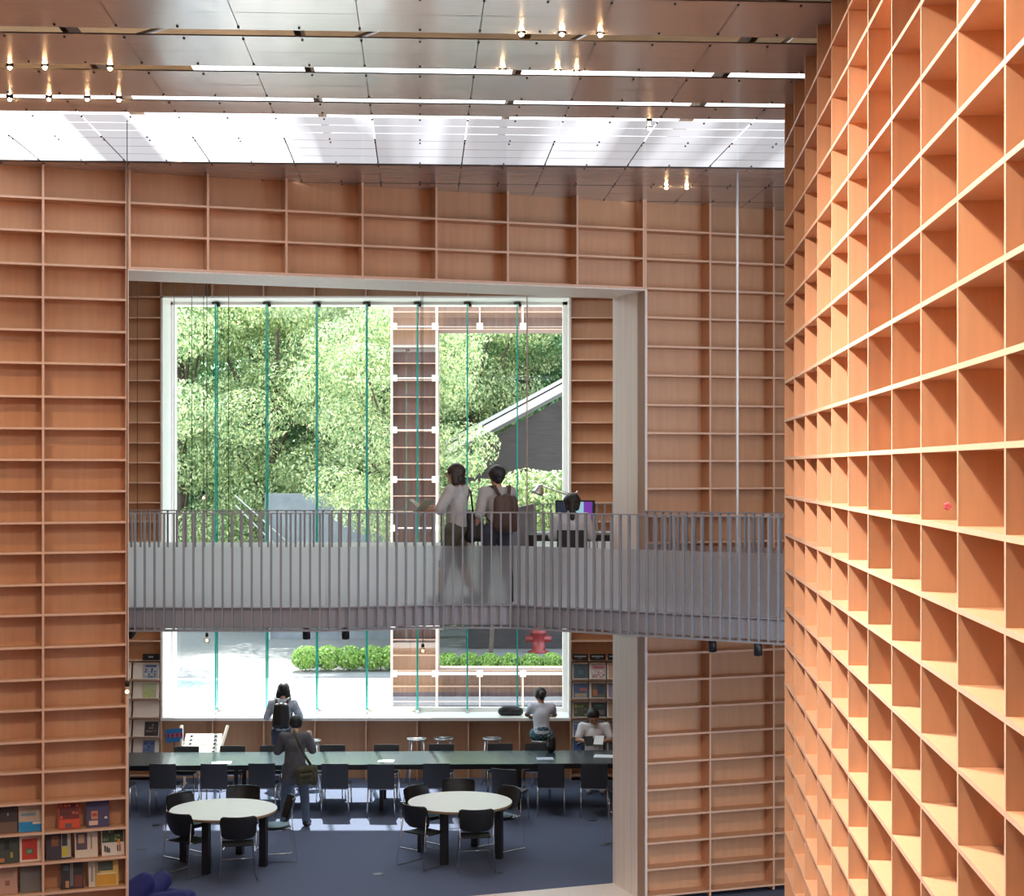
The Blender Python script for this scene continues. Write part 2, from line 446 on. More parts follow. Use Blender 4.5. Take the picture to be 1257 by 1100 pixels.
# plenum above
pl = MB().box((-11, -7, 1.0), (8, 16.9, 1.05), M_dim).box((-11, 16.9, 1.0), (-2.4, 18.3, 1.05), M_dim).box((-11, 18.3, 1.0), (-6.2, 21.2, 1.05), M_dim).box((5.2, 16.9, 1.0), (8, 21.2, 1.05), M_dim).box((-11, 21.2, 1.0), (8, 28.2, 1.05), M_dim)
for i in range(9):
    x = -8.0+i*1.76
    pl.box((x, -6, .10), (x+.05, 28, .22), M_dim)
    pl.tube([(x+.3, 13.2, .15), (x+.95, 14.6, .8)], .02, M_alu)
pl.box((-11, -7, 0.03), (-10.9, 28, 1.0), M_dim).box((7.9, -7, 0.03), (8, 28, 1.0), M_dim)
struct(ceil_place(pl.obj('trim_5')), 'timber roof structure above the ceiling')
gl = MB().poly([(-2.4, 16.9, 1.0), (-2.4, 18.3, 1.0), (5.2, 18.3, 1.0), (5.2, 16.9, 1.0)], M_sky_hot).poly([(-6.2, 18.3, 1.0), (-6.2, 21.2, 1.0), (5.2, 21.2, 1.0), (5.2, 18.3, 1.0)], M_sky_hot)
struct(ceil_place(gl.obj('window_4')), 'roof glazing seen through the ceiling slots')

# spot lamps in the ceiling slots
def spot_thing(px, py, label):
    Y = 3.2*F/(CY-py)
    t_ = thing('ceiling_spotlight', label, 'lamp', P(px, py, Y), 0, 'small warm spot lamps in the ceiling slots')
    t_.location.z = CZ-.02
    MB().lathe((0, 0, .0), [(.028, .09), (.030, .085), (.030, 0), (.02, 0)], M_brass, 14).obj('housing', t_, True)
    MB().sphere((0, 0, -.006), .017, M_lamp, 10, 6).obj('bulb', t_, True)
SP = [(640, 41), (690, 41), (737, 42), (617, 86), (685, 87), (708, 88), (12, 82), (55, 82), (135, 83),
      (12, 121), (60, 121), (107, 121), (146, 122), (797, 157), (818, 230), (843, 230)]
nm = ['left of the trio in the front slot above the opening', 'middle of the trio in the front slot above the opening', 'right of the trio in the front slot above the opening',
      'leftmost in the second slot above the opening', 'middle one in the second slot above the opening', 'right one in the second slot above the opening',
      'first from the left edge in the second slot', 'second from the left edge in the second slot', 'third from the left edge in the second slot',
      'leftmost beside the bright skylight band', 'second along beside the bright skylight band', 'third along beside the bright skylight band', 'fourth along, near the dark pendant cord',
      'single lamp before the skylight at the right', 'left of the pair over the right bookcase', 'right of the pair over the right bookcase']
for (x, y_), n_ in zip(SP, nm): spot_thing(x, y_, 'warm ceiling spot lamp, '+n_)

# ------------------------------------------------------------------ footbridge
DZ = EYE-1.59; BZ = EYE-1.86; RZ = EYE-.513; PZ = EYE-.906
FR = [(-6.6, 18.69), (-2.11, 18.67), (-1.4, 18.86), (-.84, 19.02), (0, 19.03), (1.068, 18.36), (2.85, 17.26), (4.6, 16.18)]
RE = [(-6.6, 19.93), (-.06, 19.93)]
RR = [(1.60, 19.56), (3.04, 18.48), (4.9, 17.1)]
br = thing('footbridge', 'grey steel footbridge crossing the opening in front of the window', 'bridge', (0, 19, 3.36))
def loc0(o, base): o.location = (-base[0], -base[1], -base[2]); return o
bb = (0, 19, 3.36)
dk = MB().prism([(x, y_+.05) for x, y_ in FR]+[(4.9, 17.05), (3.04, 18.43), (1.57, 19.53), (-.06, 19.93), (-6.6, 19.93)], BZ+.03, DZ, M_deck)
loc0(dk.obj('deck', br), bb)
pf = MB().prism([(-.06, 19.93), (1.57, 19.53), (1.54, 19.75), (1.22, 20.66), (4.2, 21.75), (4.2, 23.5), (.30, 23.5)], BZ+.03, DZ-.001, M_deck)
loc0(pf.obj('side_platform', br), bb)
def strip(poly, z0, z1, off, th_, m, name, parent):
    mb = MB()
    for i in range(len(poly)-1):
        a = Vector(poly[i]); b = Vector(poly[i+1]); d = (b-a).normalized(); n = Vector((d.y, -d.x))
        p = [a-n*0+n*off, b+n*off, b+n*(off+th_), a+n*(off+th_)]
        mb.prism([(q.x, q.y) for q in p], z0, z1, m)
    return loc0(mb.obj(name, parent), bb)
strip(FR, BZ+.04, DZ, -.03, .012, M_fascia, 'fascia', br)
strip(FR, BZ, BZ+.02, -.06, .10, M_steel, 'bottom_edge', br)
strip(FR, DZ-.008, DZ+.004, -.03, .045, M_steel, 'top_flange', br)
def polyline_pts(poly, step):
    out = []; rest = 0.0
    for i in range(len(poly)-1):
        a = Vector(poly[i]); b = Vector(poly[i+1]); L = (b-a).length; d = (b-a)/L; s_ = rest
        while s_ < L: out.append((a+d*s_, math.atan2(d.y, d.x))); s_ += step
        rest = s_-L
    return out
def railing(label, poly, z0, step=.1105, off=0.0):
    base = (poly[0][0], poly[0][1], z0)
    t_ = thing('balustrade', label, 'railing', base, 0, None)
    mb = MB(); pb = MB()
    for i in range(len(poly)-1):
        a = Vector(poly[i]); b = Vector(poly[i+1]); d = (b-a).normalized(); n = Vector((d.y, -d.x))
        mb.prism([(q.x-base[0], q.y-base[1]) for q in (a-n*.02-d*.01, b-n*.02+d*.01, b+n*.02+d*.01, a+n*.02-d*.01)], RZ-.014-z0, RZ-z0, M_steel)
        pb.poly([(a.x-n.x*.03-base[0], a.y-n.y*.03-base[1], DZ+.012-z0), (b.x-n.x*.03-base[0], b.y-n.y*.03-base[1], DZ+.012-z0),
                 (b.x-n.x*.03-base[0], b.y-n.y*.03-base[1], PZ-z0), (a.x-n.x*.03-base[0], a.y-n.y*.03-base[1], PZ-z0)], M_frost)
    mb.obj('handrail', t_); pb.obj('frosted_panel', t_)
    bar = MB().box((-.010, -.02, 0), (.010, .02, RZ-z0-.01), M_steel).mesh('baluster')
    for p, a in polyline_pts(poly, step):
        mobj('baluster', bar, t_, (p.x-base[0], p.y-base[1], 0), a)
    return t_
railing('front balustrade of the footbridge, grey bars running down over the deck edge', FR, BZ+.01)
railing('rear balustrade of the footbridge on the window side, left of the desk', RE, DZ)
railing('balustrade along the left end of the desk platform, pointing at the window', [(-.06, 19.97), (.30, 23.45)], DZ)
railing('far balustrade of the desk platform, behind the monitor', [(.33, 23.45), (4.1, 23.45)], DZ)
railing('rear balustrade of the footbridge in front of the right bookcase', RR, DZ)

# hanging rods
def rod(px, Y, zb, label, r=.011, m=M_rod, cat='rod'):
    X = (px-CX)/F*Y
    o = MB().tube([(0, 0, 0), (0, 0, CZ-zb)], r, m).obj('hanger_rod', None, True, (X, Y, zb)); tag(o, label, cat); return o
rod(905, 17.9, DZ, 'bright white hanger rod from ceiling to footbridge, before the right bookcase', .014)
rod(647, 20.6, DZ, 'thin beige hanger rod beside the desk, against the window', .008, pbr('beige_rod', (.5, .42, .36), .4))

# pendant bulbs
def pendant(px, py, Y, label, ceil=True):
    p = P(px, py, Y)
    t_ = thing('pendant_bulb', label, 'lamp', p, 0, 'bare globe bulbs on long black cords')
    MB().tube([(0, 0, .09), (0, 0, CZ-p.z)], .0045, M_cord, 6).obj('cord', t_)
    MB().lathe((0, 0, 0), [(.016, .045), (.02, .05), (.022, .085), (.012, .1)], M_brass, 12).obj('socket', t_, True)
    gl_ = MB().lathe((0, 0, 0), [(.001, -.05), (.028, -.042), (.045, -.02), (.05, .0), (.043, .024), (.026, .042), (.016, .052)], M_bulbglass, 16)
    gl_ = gl_.obj('globe', t_, True)
    MB().sphere((0, 0, -.002), .017, M_fil, 10, 6).obj('filament', gl_, True)
pendant(156, 849, 15.2, 'glowing bulb hanging low beside the edge of the left bookcase')
pendant(250, 611, 23.6, 'glowing bulb hanging just above the rear handrail, left part of the window')
pendant(254, 786, 22.4, 'glowing bulb hanging just below the footbridge, left part of the window')
pendant(519, 799, 22.6, 'glowing bulb hanging below the footbridge, before the outdoor shelf tower')
pendant(213.8, 712, 22.8, 'cord nearest the left window frame, bulb behind the frosted panel')
pendant(235.5, 716, 24.2, 'faint cord second from the left window frame, bulb behind the frosted panel')
pendant(280.7, 700, 23.0, 'cord just right of the first glass fin, bulb behind the frosted panel')
pendant(517, 720, 23.9, 'cord across the outdoor shelf tower, bulb behind the frosted panel')
pendant(168.7, 690, 23.0, 'faint cord over the left shelves beyond the opening, bulb behind the frosted panel')

# spotlights under the bridge
def under_spot(px, Y, label, tx, big=1):
    t_ = thing('bridge_spotlight', label, 'lamp', ((px-CX)/F*Y, Y, BZ+.03), 0, 'black spotlights under the footbridge')
    MB().tube([(0, 0, 0), (0, 0, -.04)], .012, M_black).obj('bracket', t_)
    b = MB().lathe((0, 0, 0), [(.03, -.03), (.042, -.035), (.045, -.09), (.045, -.15*big), (.038, -.152*big)], M_black, 18).obj('housing', t_, True)
    b.rotation_euler = (R(10), tx, 0)
    l = MB().lathe((0, 0, 0), [(.001, -.150*big), (.034, -.1535*big)], flat(190, 160, 110), 14).obj('lens', b, True)
under_spot(167, 18.95, 'black spotlight under the bridge beside the left bookcase, tilted outward', R(35))
under_spot(376, 19.0, 'black spotlight under the bridge over the person with the khaki bag', 0)
under_spot(424, 19.0, 'black spotlight under the bridge, right of the one over the khaki bag', 0)
under_spot(874, 17.75, 'black spotlight under the bridge before the right bookcase, the left of two', R(-4), 1.05)
under_spot(930, 17.4, 'black spotlight under the bridge before the right bookcase, the right of two', R(-4), 1.05)

# ------------------------------------------------------------------ chairs and tables
def make_side_chair():
    t_ = thing('side_chair', 'x', 'chair')
    s_ = MB(); 
    n = 10
    for i in range(n):     # curved back plate
        x0 = -.2+.4*i/n; x1 = -.2+.4*(i+1)/n
        f = lambda x: -.225-.018*(1-(x/.2)**2)
        s_.poly([(x0, f(x0), .43), (x1, f(x1), .43), (x1, f(x1)-.03, .80), (x0, f(x0)-.03, .80)], M_dkgrey)
        s_.poly([(x1, f(x1)+.014, .43), (x0, f(x0)+.014, .43), (x0, f(x0)-.016, .80), (x1, f(x1)-.016, .80)], M_dkgrey)
        s_.poly([(x0, f(x0)-.03, .80), (x1, f(x1)-.03, .80), (x1, f(x1)-.016, .80), (x0, f(x0)-.016, .80)], M_dkgrey)
        s_.poly([(x1, f(x1), .43), (x0, f(x0), .43), (x0, f(x0)+.014, .43), (x1, f(x1)+.014, .43)], M_dkgrey)
    s_.poly([(-.2, -.225, .43), (-.2, -.255, .80), (-.2, -.241, .80), (-.2, -.211, .43)], M_dkgrey)
    s_.poly([(.2, -.211, .43), (.2, -.241, .80), (.2, -.255, .80), (.2, -.225, .43)], M_dkgrey)
    s_.obj('backrest', t_)
    MB().prism([(-.2, -.22), (.2, -.22), (.215, .12), (.19, .21), (-.19, .21), (-.215, .12)], .43, .452, M_dkgrey).obj('seat', t_)
    for sx in (-1, 1):
        for sy in (-1, 1):
            MB().tube([(sx*.195, -.2 if sy < 0 else .17, .44), (sx*.205, -.245 if sy < 0 else .2, 0)], .0105, M_chrome, 8).obj('leg', t_, True)
    MB().box((-.2, -.2, .405), (.2, -.185, .43), M_chrome).box((-.2, .16, .405), (.2, .175, .43), M_chrome).box((-.2, -.2, .405), (-.185, .17, .43), M_chrome).box((.185, -.2, .405), (.2, .17, .43), M_chrome).obj('seat_frame', t_)
    return t_
def make_sled_chair(pad):
    t_ = thing('sled_chair', 'x', 'chair')
    s_ = MB(); n = 10; zs = [.52, .56, .64, .74, .80, .82]; hw = [.17, .21, .23, .235, .225, .19]; yo = [-.185, -.2, -.225, -.255, -.27, -.275]
    for side in (0, 1):
        for k in range(5):
            for i in range(n):
                q = []
                for (kk, ii) in ((k, i), (k, i+1), (k+1, i+1), (k+1, i)):
                    u = -1+2*ii/n; x = u*hw[kk]; yy = yo[kk]+.07*u*u+(.016 if side else 0)
                    q.append((x, yy, zs[kk]))
                if side: q.reverse()
                s_.poly(q, M_black)
    for i in range(n):
        for kk in (0, 5):
            q = []
            for (ii, off) in ((i, 0), (i, .016), (i+1, .016), (i+1, 0)):
                u = -1+2*ii/n; q.append((u*hw[kk], yo[kk]+.07*u*u+off, zs[kk]))
            s_.poly(q, M_black)
    s_.obj('backrest', t_)
    se = MB(); prof = [(-.19, .455), (-.1, .44), (.05, .437), (.15, .445), (.21, .432)]
    for k in range(4):
        (y0, z0), (y1, z1) = prof[k], prof[k+1]
        w0 = .2 if k else .17; w1 = .2 if k < 3 else .17
        se.poly([(-w0, y0, z0), (w0, y0, z0), (w1, y1, z1), (-w1, y1, z1)], M_black)
        se.poly([(-w1, y1, z1-.018), (w1, y1, z1-.018), (w0, y0, z0-.018), (-w0, y0, z0-.018)], M_black)
        se.poly([(-w0, y0, z0-.018), (-w0, y0, z0), (-w1, y1, z1), (-w1, y1, z1-.018)], M_black)
        se.poly([(w0, y0, z0), (w0, y0, z0-.018), (w1, y1, z1-.018), (w1, y1, z1)], M_black)
    se.poly([(-.17, .21, .414), (-.17, .21, .432), (.17, .21, .432), (.17, .21, .414)], M_black)
    se.poly([(.17, -.19, .437), (.17, -.19, .455), (-.17, -.19, .455), (-.17, -.19, .437)], M_black)
    seat_ = se.obj('seat', t_)
    if pad:
        p_ = MB().sphere((0, .01, .456), .19, M_pad, 20, 8, (1, 1, .09)).obj('seat_pad', seat_, True)
    for sx in (-1, 1):
        MB().tube([(sx*.225, -.19, .70), (sx*.215, -.2, .47), (sx*.24, -.26, .02), (sx*.235, -.245, .009), (sx*.225, .2, .009), (sx*.22, .215, .02), (sx*.19, .15, .425), (sx*.19, -.12, .432), (sx*.2, -.19, .45)], .0062, M_chrome, 7).obj('frame', t_, True)
    MB().tube([(-.2, .16, .2), (.2, .16, .2)], .005, M_chrome, 6).obj('crossbar', t_, True)
    return t_
sc0 = make_side_chair()
near = [(143, 'mostly hidden grey side chair at the left end of the long table'),
        (200, 'near grey side chair at the long table, left of the left round table'),
        (263, 'near grey side chair at the long table, straight behind the left round table'),
        (320.5, 'near grey side chair at the long table, just left of the standing person'),
        (411, 'near grey side chair at the long table, just right of the standing person'),
        (468, 'near grey side chair at the long table, left of the right round table'),
        (535, 'near grey side chair at the long table, behind the right round table'),
        (677, 'near grey side chair at the long table, below the black backpack'),
        (730.5, 'near grey side chair at the long table, below the reading man')]
first = True
for px, lab in near:
    loc = ((px-CX)/82.3, 24.80+random.uniform(-.03, .05), 0); rz = R(random.uniform(-3, 3))
    if first: sc0.location = loc; sc0['label'] = lab; sc0['group'] = 'grey side chairs at the long table'; first = False; base = sc0
    else: dup(base, lab, loc, rz)
dup(base, 'grey side chair pulled out and turned, between the right round table and the long table', ((627-CX)/83.5, 24.35, 0), R(-24))
far = [(228.5, 'far grey side chair at the long table, in front of the magazine cart'),
       (285, 'far grey side chair at the long table, right of the magazine cart'),
       (334, 'far grey side chair at the long table, left behind the standing person'),
       (408, 'far grey side chair at the long table, right of the standing person'),
       (474.5, 'far grey side chair at the long table, left of the paired stools'),
       (541.5, 'far grey side chair at the long table, below the right stool of the pair'),
       (614.5, 'far grey side chair at the long table, below the lone stool'),
       (659, 'far grey side chair at the long table, just left of the black backpack')]
for px, lab in far:
    Y = 26.05+(px-228)/430*.3
    dup(base, lab, ((px-CX)/F*Y, Y-.22, 0), R(180+random.uniform(-3, 3)))
# long table
LT = thing('long_table', 'very long dark teal reading table running across the room', 'table', (-2.0, 25.5, 0), R(1.6))
MB().box((-4.7, -.56, .64), (4.4, .56, .72), M_black).obj('apron', LT)
MB().box((-4.72, -.58, .705), (4.42, .58, .722), M_tabletop).obj('tabletop', LT)
for x in (-4.4, -2.2, 0, 2.1, 4.1):
    for y_ in (-.45, .45):
        MB().box((x-.03, y_-.03, 0), (x+.03, y_+.03, .64), M_black).obj('leg', LT)
# round tables
def round_table(cx, cy, a0, label):
    t_ = thing('round_table', label, 'table', (cx, cy, 0), 0, 'round tables')
    MB().lathe((0, 0, 0), [(.001, .722), (.70, .722), (.70, .719)], M_round, 64).obj('tabletop', t_, False)
    MB().lathe((0, 0, 0), [(.70, .7185), (.702, .715), (.70, .688), (.69, .686), (.01, .686)], M_ply, 64).obj('table_edge', t_, True)
    for k in range(4):
        a = R(a0+90*k)
        l = MB().box((-.045, -.045, 0), (.045, .045, .686), M_black).obj('leg', t_); l.location = (.56*math.cos(a), .56*math.sin(a), 0); l.rotation_euler.z = a
    return t_
RT1 = (-3.80, 21.68); RT2 = (-.70, 22.17)
round_table(*RT1, 167, 'white round table on the left with black legs')
round_table(*RT2, 160, 'white round table on the right with black legs')
protos = {}
def sled(px, Y, faceX, faceY, lab, pad=False):
    X = (px-CX)/F*Y; a = math.atan2(faceY-Y, faceX-X)-math.pi/2
    g = 'black sled chairs at the round tables'
    if pad not in protos:
        o = protos[pad] = make_sled_chair(pad); o.location = (X, Y, 0); o.rotation_euler.z = a; o['label'] = lab; o['group'] = g
    else: dup(protos[pad], lab, (X, Y, 0), a, g)
sled(232, 21.15, *RT1, 'black sled chair at the left round table, on its near left')
sled(292, 20.95, RT1[0]+.15, RT1[1], 'black sled chair at the left round table, nearest the camera with its back turned')
sled(232, 22.1, *RT1, 'black sled chair at the left round table, on its far left with pale pad showing', True)
sled(296, 22.55, RT1[0]+.1, RT1[1], 'black sled chair at the left round table, on the far side facing the camera')
sled(338, 21.95, RT1[0], RT1[1]+.1, 'sled chair with pale pad right of the left round table, beside the standing person', True)
sled(520, 21.62, *RT2, 'black sled chair at the right round table, on its near left')
sled(583, 21.4, RT2[0]+.12, RT2[1], 'black sled chair at the right round table, nearest the camera with its back turned')
sled(522, 22.6, *RT2, 'black sled chair at the right round table, on its far left', True)
sled(563, 23.05, RT2[0], RT2[1], 'black sled chair at the right round table, on the far side facing the camera')
sled(613, 22.55, RT2[0], RT2[1]-.05, 'sled chair with pale pad right of the right round table', True)
sled(769, 22.6, 4, 22.9, 'black sled chair mostly hidden behind the opening jamb')
# stools
def make_stool():
    t_ = thing('bar_stool', 'x', 'stool')
    MB().lathe((0, 0, 0), [(.001, .762), (.15, .765), (.165, .76), (.165, .745), (.15, .735), (.001, .735)], M_alu, 28).obj('seat', t_, True)
    for k in range(4):
        a = R(45+90*k)
        MB().tube([(.13*math.cos(a), .13*math.sin(a), .74), (.21*math.cos(a), .21*math.sin(a), 0)], .013, M_alu, 8).obj('leg', t_, True)
    ring = [(.178*math.cos(R(45+90*k)), .178*math.sin(R(45+90*k)), .3) for k in range(5)]
    MB().tube(ring, .008, M_alu, 6).obj('footrest', t_, True)
    return t_
st0 = make_stool(); c_ = True
for px, Y, lab in [(382, 26.95, 'silver bar stool under the counter, just right of the two standing people'),
                   (511.5, 27.1, 'silver bar stool under the counter, left one of the pair in the middle'),
                   (545, 27.15, 'silver bar stool under the counter, right one of the pair in the middle'),
                   (604.5, 27.15, 'silver bar stool standing alone left of the seated woman'),
                   (665, 26.95, 'silver bar stool the woman in the plaid skirt sits on')]:
    loc = ((px-CX)/F*Y, Y, 0)
    if c_: st0.location = loc; st0['label'] = lab; st0['group'] = 'silver bar stools at the window counter'; c_ = False
    else: dup(st0, lab, loc, R(random.uniform(-15, 15)))

# floor outlets
for px, py, lab in [(727, 1007, 'round floor socket near the jamb, below the reading man'), (742, 1037, 'round floor socket against the jamb, nearer the camera'), (464, 1073, 'round floor socket left of the right round table'),
                    (612, 1071, 'round floor socket at the foot of the right round table'), (192, 1013, 'round floor socket at the far left, near the carpet light strip'), (173, 1042, 'round floor socket beside the left bookcase')]:
    Y = EYE*F/(py-CY); p = P(px, py, Y)
    o = MB().lathe((0, 0, 0), [(.07, 0), (.07, .004), (.055, .006), (.001, .006)], flat(52, 56, 70), 20).obj('floor_socket', None, False, (p.x, p.y, 0)); tag(o, lab, 'floor socket', 'floor sockets')

# ------------------------------------------------------------------ books and magazines
def book(name, loc, rz, w_, h_, th_, base, patches, label, cat, group, tilt=12):
    mb = MB(); c = flat(*base)
    mb.box((-w_/2, -th_, 0), (w_/2, -.002, h_), flat(225, 215, 195))
    mb.box((-w_/2-.002, -th_-.002, -.001), (w_/2+.002, -th_, h_+.002), c)
    mb.box((-w_/2-.002, -.002, -.001), (w_/2+.002, 0, h_+.002), c)
    mb.box((-w_/2-.002, -th_, -.001), (-w_/2, 0, h_+.002), c)
    for k, (x0, y0, x1, y1, col) in enumerate(patches):
        e = -th_-.003-.0005*k
        mb.poly([(-w_/2+x0*w_, e, y0*h_), (-w_/2+x1*w_, e, y0*h_), (-w_/2+x1*w_, e, y1*h_), (-w_/2+x0*w_, e, y1*h_)], flat(*col))
    o = mb.obj(name, None, False, loc); o.rotation_euler = (R(-tilt), 0, rz)
    tag(o, label, cat, group); return o
rb = random.Random(3)
def marks(x0, y0, x1, y1, cols, nx, ny, fill=.75):
    out = []
    for i in range(nx):
        for j in range(ny):
            if rb.random() < fill:
                a = x0+(x1-x0)*(i+rb.uniform(.05, .2))/nx; b = y0+(y1-y0)*(j+rb.uniform(.05, .2))/ny
                out.append((a, b, a+(x1-x0)/nx*rb.uniform(.5, .8), b+(y1-y0)/ny*rb.uniform(.5, .8), rb.choice(cols)))
    return out
def shelf_book(px0, px1, row, base, patches, label, h_=.275):
    s_ = lambda x: .01839*(6370-x)
    pxm = (px0+px1)/2; sc_ = s_(pxm)
    X = (pxm-CX)/sc_
    u = ((X-FW[0]))/math.cos(FA)
    wpx = px1-px0; w_ = wpx/sc_/math.cos(FA)*.98
    p = fw(u, .075, ROWZ[row]+.003)
    book('picture_book', p, FA, w_, h_, .012, base, patches, label, 'book', 'picture books on the left bookcase')
q = 1/6.983
B = [
 ((-4, 145, 20), (58, 44, 40), [(0, .0, 1, .42, (105, 82, 70)), (.48, .66, .53, .76, (200, 190, 175))], 'dark brown picture book at the left edge, top displayed row'),
 ((172, 355, 20), (190, 170, 148), [(0, 0, 1, .38, (20, 130, 185)), (.6, .28, 1, .36, (215, 205, 190)), (.1, .6, .75, .72, (120, 140, 150))], 'picture book with a turquoise sea band, top displayed row'),
 ((512, 688, 20), (180, 60, 40), [(.05, .38, .95, .97, (110, 35, 30))]+marks(.05, .38, .95, .97, [(205, 90, 60), (190, 110, 80), (90, 40, 40)], 5, 4)+[(.05, .03, .95, .35, (205, 75, 45)), (.3, .05, .6, .22, (90, 80, 80))], 'red picture book with a grid of small heads, top displayed row'),
 ((755, 935, 20), (66, 62, 100), [(.2, .3, .5, .62, (190, 130, 90)), (.25, .42, .45, .52, (170, 50, 40)), (.1, .08, .5, .25, (215, 180, 150)), (.8, .3, .92, .38, (220, 215, 205))], 'navy picture book with small figures, top displayed row'),
 ((-4, 155, 21), (62, 70, 60), [(.3, .5, .55, .85, (30, 32, 34)), (.6, .2, .72, .4, (170, 150, 60)), (0, .05, .3, .2, (190, 120, 70))], 'dark green picture book at the left edge, middle displayed row'),
 ((180, 360, 21), (222, 205, 185), [(.1, .08, .78, .86, (190, 50, 35)), (.28, .28, .6, .5, (70, 95, 70)), (.33, .33, .55, .45, (120, 150, 110))], 'cream picture book with a red panel, middle displayed row'),
 ((410, 605, 21), (55, 48, 62), [(.62, .06, 1, .97, (180, 170, 150)), (.64, .5, .86, .95, (40, 45, 50)), (.64, .1, .86, .45, (200, 180, 50)), (.2, .5, .5, .9, (130, 80, 50))], 'dark patterned picture book with a yellow block, middle displayed row'),
 ((655, 835, 21), (214, 200, 180), [(.05, .3, .55, .94, (90, 75, 85)), (.15, .55, .42, .88, (185, 150, 115)), (.7, .3, .76, .85, (150, 120, 100))], 'cream picture book with a portrait, middle displayed row'),
 ((885, 1065, 21), (218, 208, 195), [(.02, .5, .98, 1, (45, 65, 45))]+marks(.05, .55, .95, .98, [(110, 150, 90), (80, 120, 70), (30, 45, 30)], 7, 3)+[(.7, .45, .82, .62, (220, 150, 40))]+marks(.1, .1, .85, .42, [(190, 90, 80), (60, 60, 60)], 8, 1), 'white picture book with spiky green leaves, middle displayed row'),
 ((-4, 145, 22), (190, 150, 128), [(.35, .3, .6, .5, (150, 100, 85)), (.1, .6, .8, .85, (170, 140, 120))], 'pinkish beige picture book at the left edge, bottom displayed row'),
 ((185, 365, 22), (112, 108, 104), [], 'plain grey picture book, bottom displayed row'),
 ((535, 715, 22), (48, 44, 46), [(.4, .1, .55, .95, (110, 110, 108)), (.6, .05, .95, .5, (110, 60, 50)), (.2, .05, .35, .3, (190, 140, 100)), (.1, .7, .35, .9, (70, 90, 100))], 'dark photographic picture book, bottom displayed row'),
 ((770, 860, 22), (205, 195, 175), [(.2, .2, .4, .8, (150, 140, 130))], 'narrow cream booklet half behind the yellow book'),
 ((828, 1015, 22), (222, 190, 110), [(.06, .04, .9, .5, (205, 150, 50)), (.14, .58, .78, .94, (75, 85, 75)), (.06, .44, .9, .5, (235, 215, 160))], 'yellow picture book with a dark window picture, bottom displayed row'),
]
for i, (a, bc, pa, lab) in enumerate(B):
    shelf_book(a[0]*q, a[1]*q, a[2], bc, pa, lab)

# magazine racks on the window wall: sloping cream flaps plus magazines
M_flap = pbr('cream_flap', (.86, .77, .68), .4)
def mag_on(pxa, pxb, row, base, patches, label, h_=.25, group='magazines on the right rack'):
    Y = BY-.2; s_ = F/Y
    p = ((pxa+pxb)/2-CX)/s_
    book('magazine', (p, BY-.225-.02, ROWZ[row]+.006), 0, (pxb-pxa)/s_, h_, .005, base, patches, label, 'magazine', group, tilt=14)
for side, xs in (('left', [(WX0-.47, WX0-.03), (WX0-.92, WX0-.5)]), ('right', [(WX1+.03, WX1+.29), (WX1+.31, WX1+.585), (WX1+.605, WX1+.85)])):
    for ci, (xa, xb) in enumerate(xs):
        place = {'left': ['column beside the window frame', 'column at the opening edge'], 'right': ['column beside the window frame', 'middle column', 'column at the pale jamb']}[side][ci]
        for ri, row in enumerate((19, 20, 21, 22, 23)):
            lvl = ['top', 'second', 'third', 'fourth', 'lowest'][ri]
            o = MB().box((xa, -.012, 0), (xb, 0, .285), M_flap).box((xa, -.05, 0), (xb, -.012, .012), M_flap).obj('display_flap', None, False, (0, BY-.225, ROWZ[row]+.001))
            o.rotation_euler.x = R(-14)
            tag(o, 'sloping cream display flap, %s row, %s of the %s rack' % (lvl, place, side), 'display flap', 'sloping display flaps')
sg = MB().box((0, 0, 0), (.27, .05, .10), M_black)
for k in range(4): sg.poly([(.1+.02*k, -.001, .04), (.113+.02*k, -.001, .04), (.113+.02*k, -.001, .065), (.1+.02*k, -.001, .065)], flat(200, 200, 200))
o = sg.obj('sign_block', None, False, (WX0-.295, BY-.27, ROWZ[18])); tag(o, 'small black sign block on the shelf over the left magazine rack', 'sign')
for k, (xa, xb) in enumerate([(WX1+.03, WX1+.29), (WX1+.32, WX1+.585), (WX1+.615, WX1+.88)]):
    sg = MB().box((0, 0, 0), (xb-xa, .04, .10), M_black)
    for j in range(9): sg.poly([(.03+.022*j, -.001, .05), (.046+.022*j, -.001, .05), (.046+.022*j, -.001, .072), (.03+.022*j, -.001, .072)], flat(185, 185, 180))
    sg.poly([(.09, -.001, .028), (.16, -.001, .028), (.16, -.001, .036), (.09, -.001, .036)], flat(150, 150, 150))
    o = sg.obj('sign_block', None, False, (xa, BY-.27, ROWZ[18]))
    tag(o, 'black header sign over the right magazine rack, '+['nearest the window frame', 'middle of three', 'cut off by the pale jamb'][k], 'sign', 'black header signs')
LM = [((176, 195), 19, (170, 180, 190), [(.15, .82, .85, .94, (60, 90, 140))]+marks(.1, .1, .9, .75, [(90, 100, 120), (210, 210, 215), (60, 70, 90)], 4, 4), 'pale blue magazine with a blue title, top of the left rack'),
      ((176, 192), 20, (185, 195, 160), marks(.15, .1, .85, .6, [(205, 225, 60), (170, 200, 80)], 3, 4), 'lime green magazine, second row of the left rack'),
      ((178, 194.5), 22, (70, 68, 70), marks(.1, .1, .9, .9, [(120, 105, 95), (50, 55, 65), (150, 130, 120)], 4, 4), 'dark magazine with a face, fourth row of the left rack'),
      ((176, 190), 23, (110, 130, 170), marks(.1, .1, .9, .9, [(150, 170, 190), (80, 110, 100), (70, 80, 130)], 3, 4), 'blue magazine, lowest row of the left rack')]
for a, row, bc, pa, lab in LM: mag_on(a[0], a[1], row, bc, pa, lab, group='magazines on the left rack')
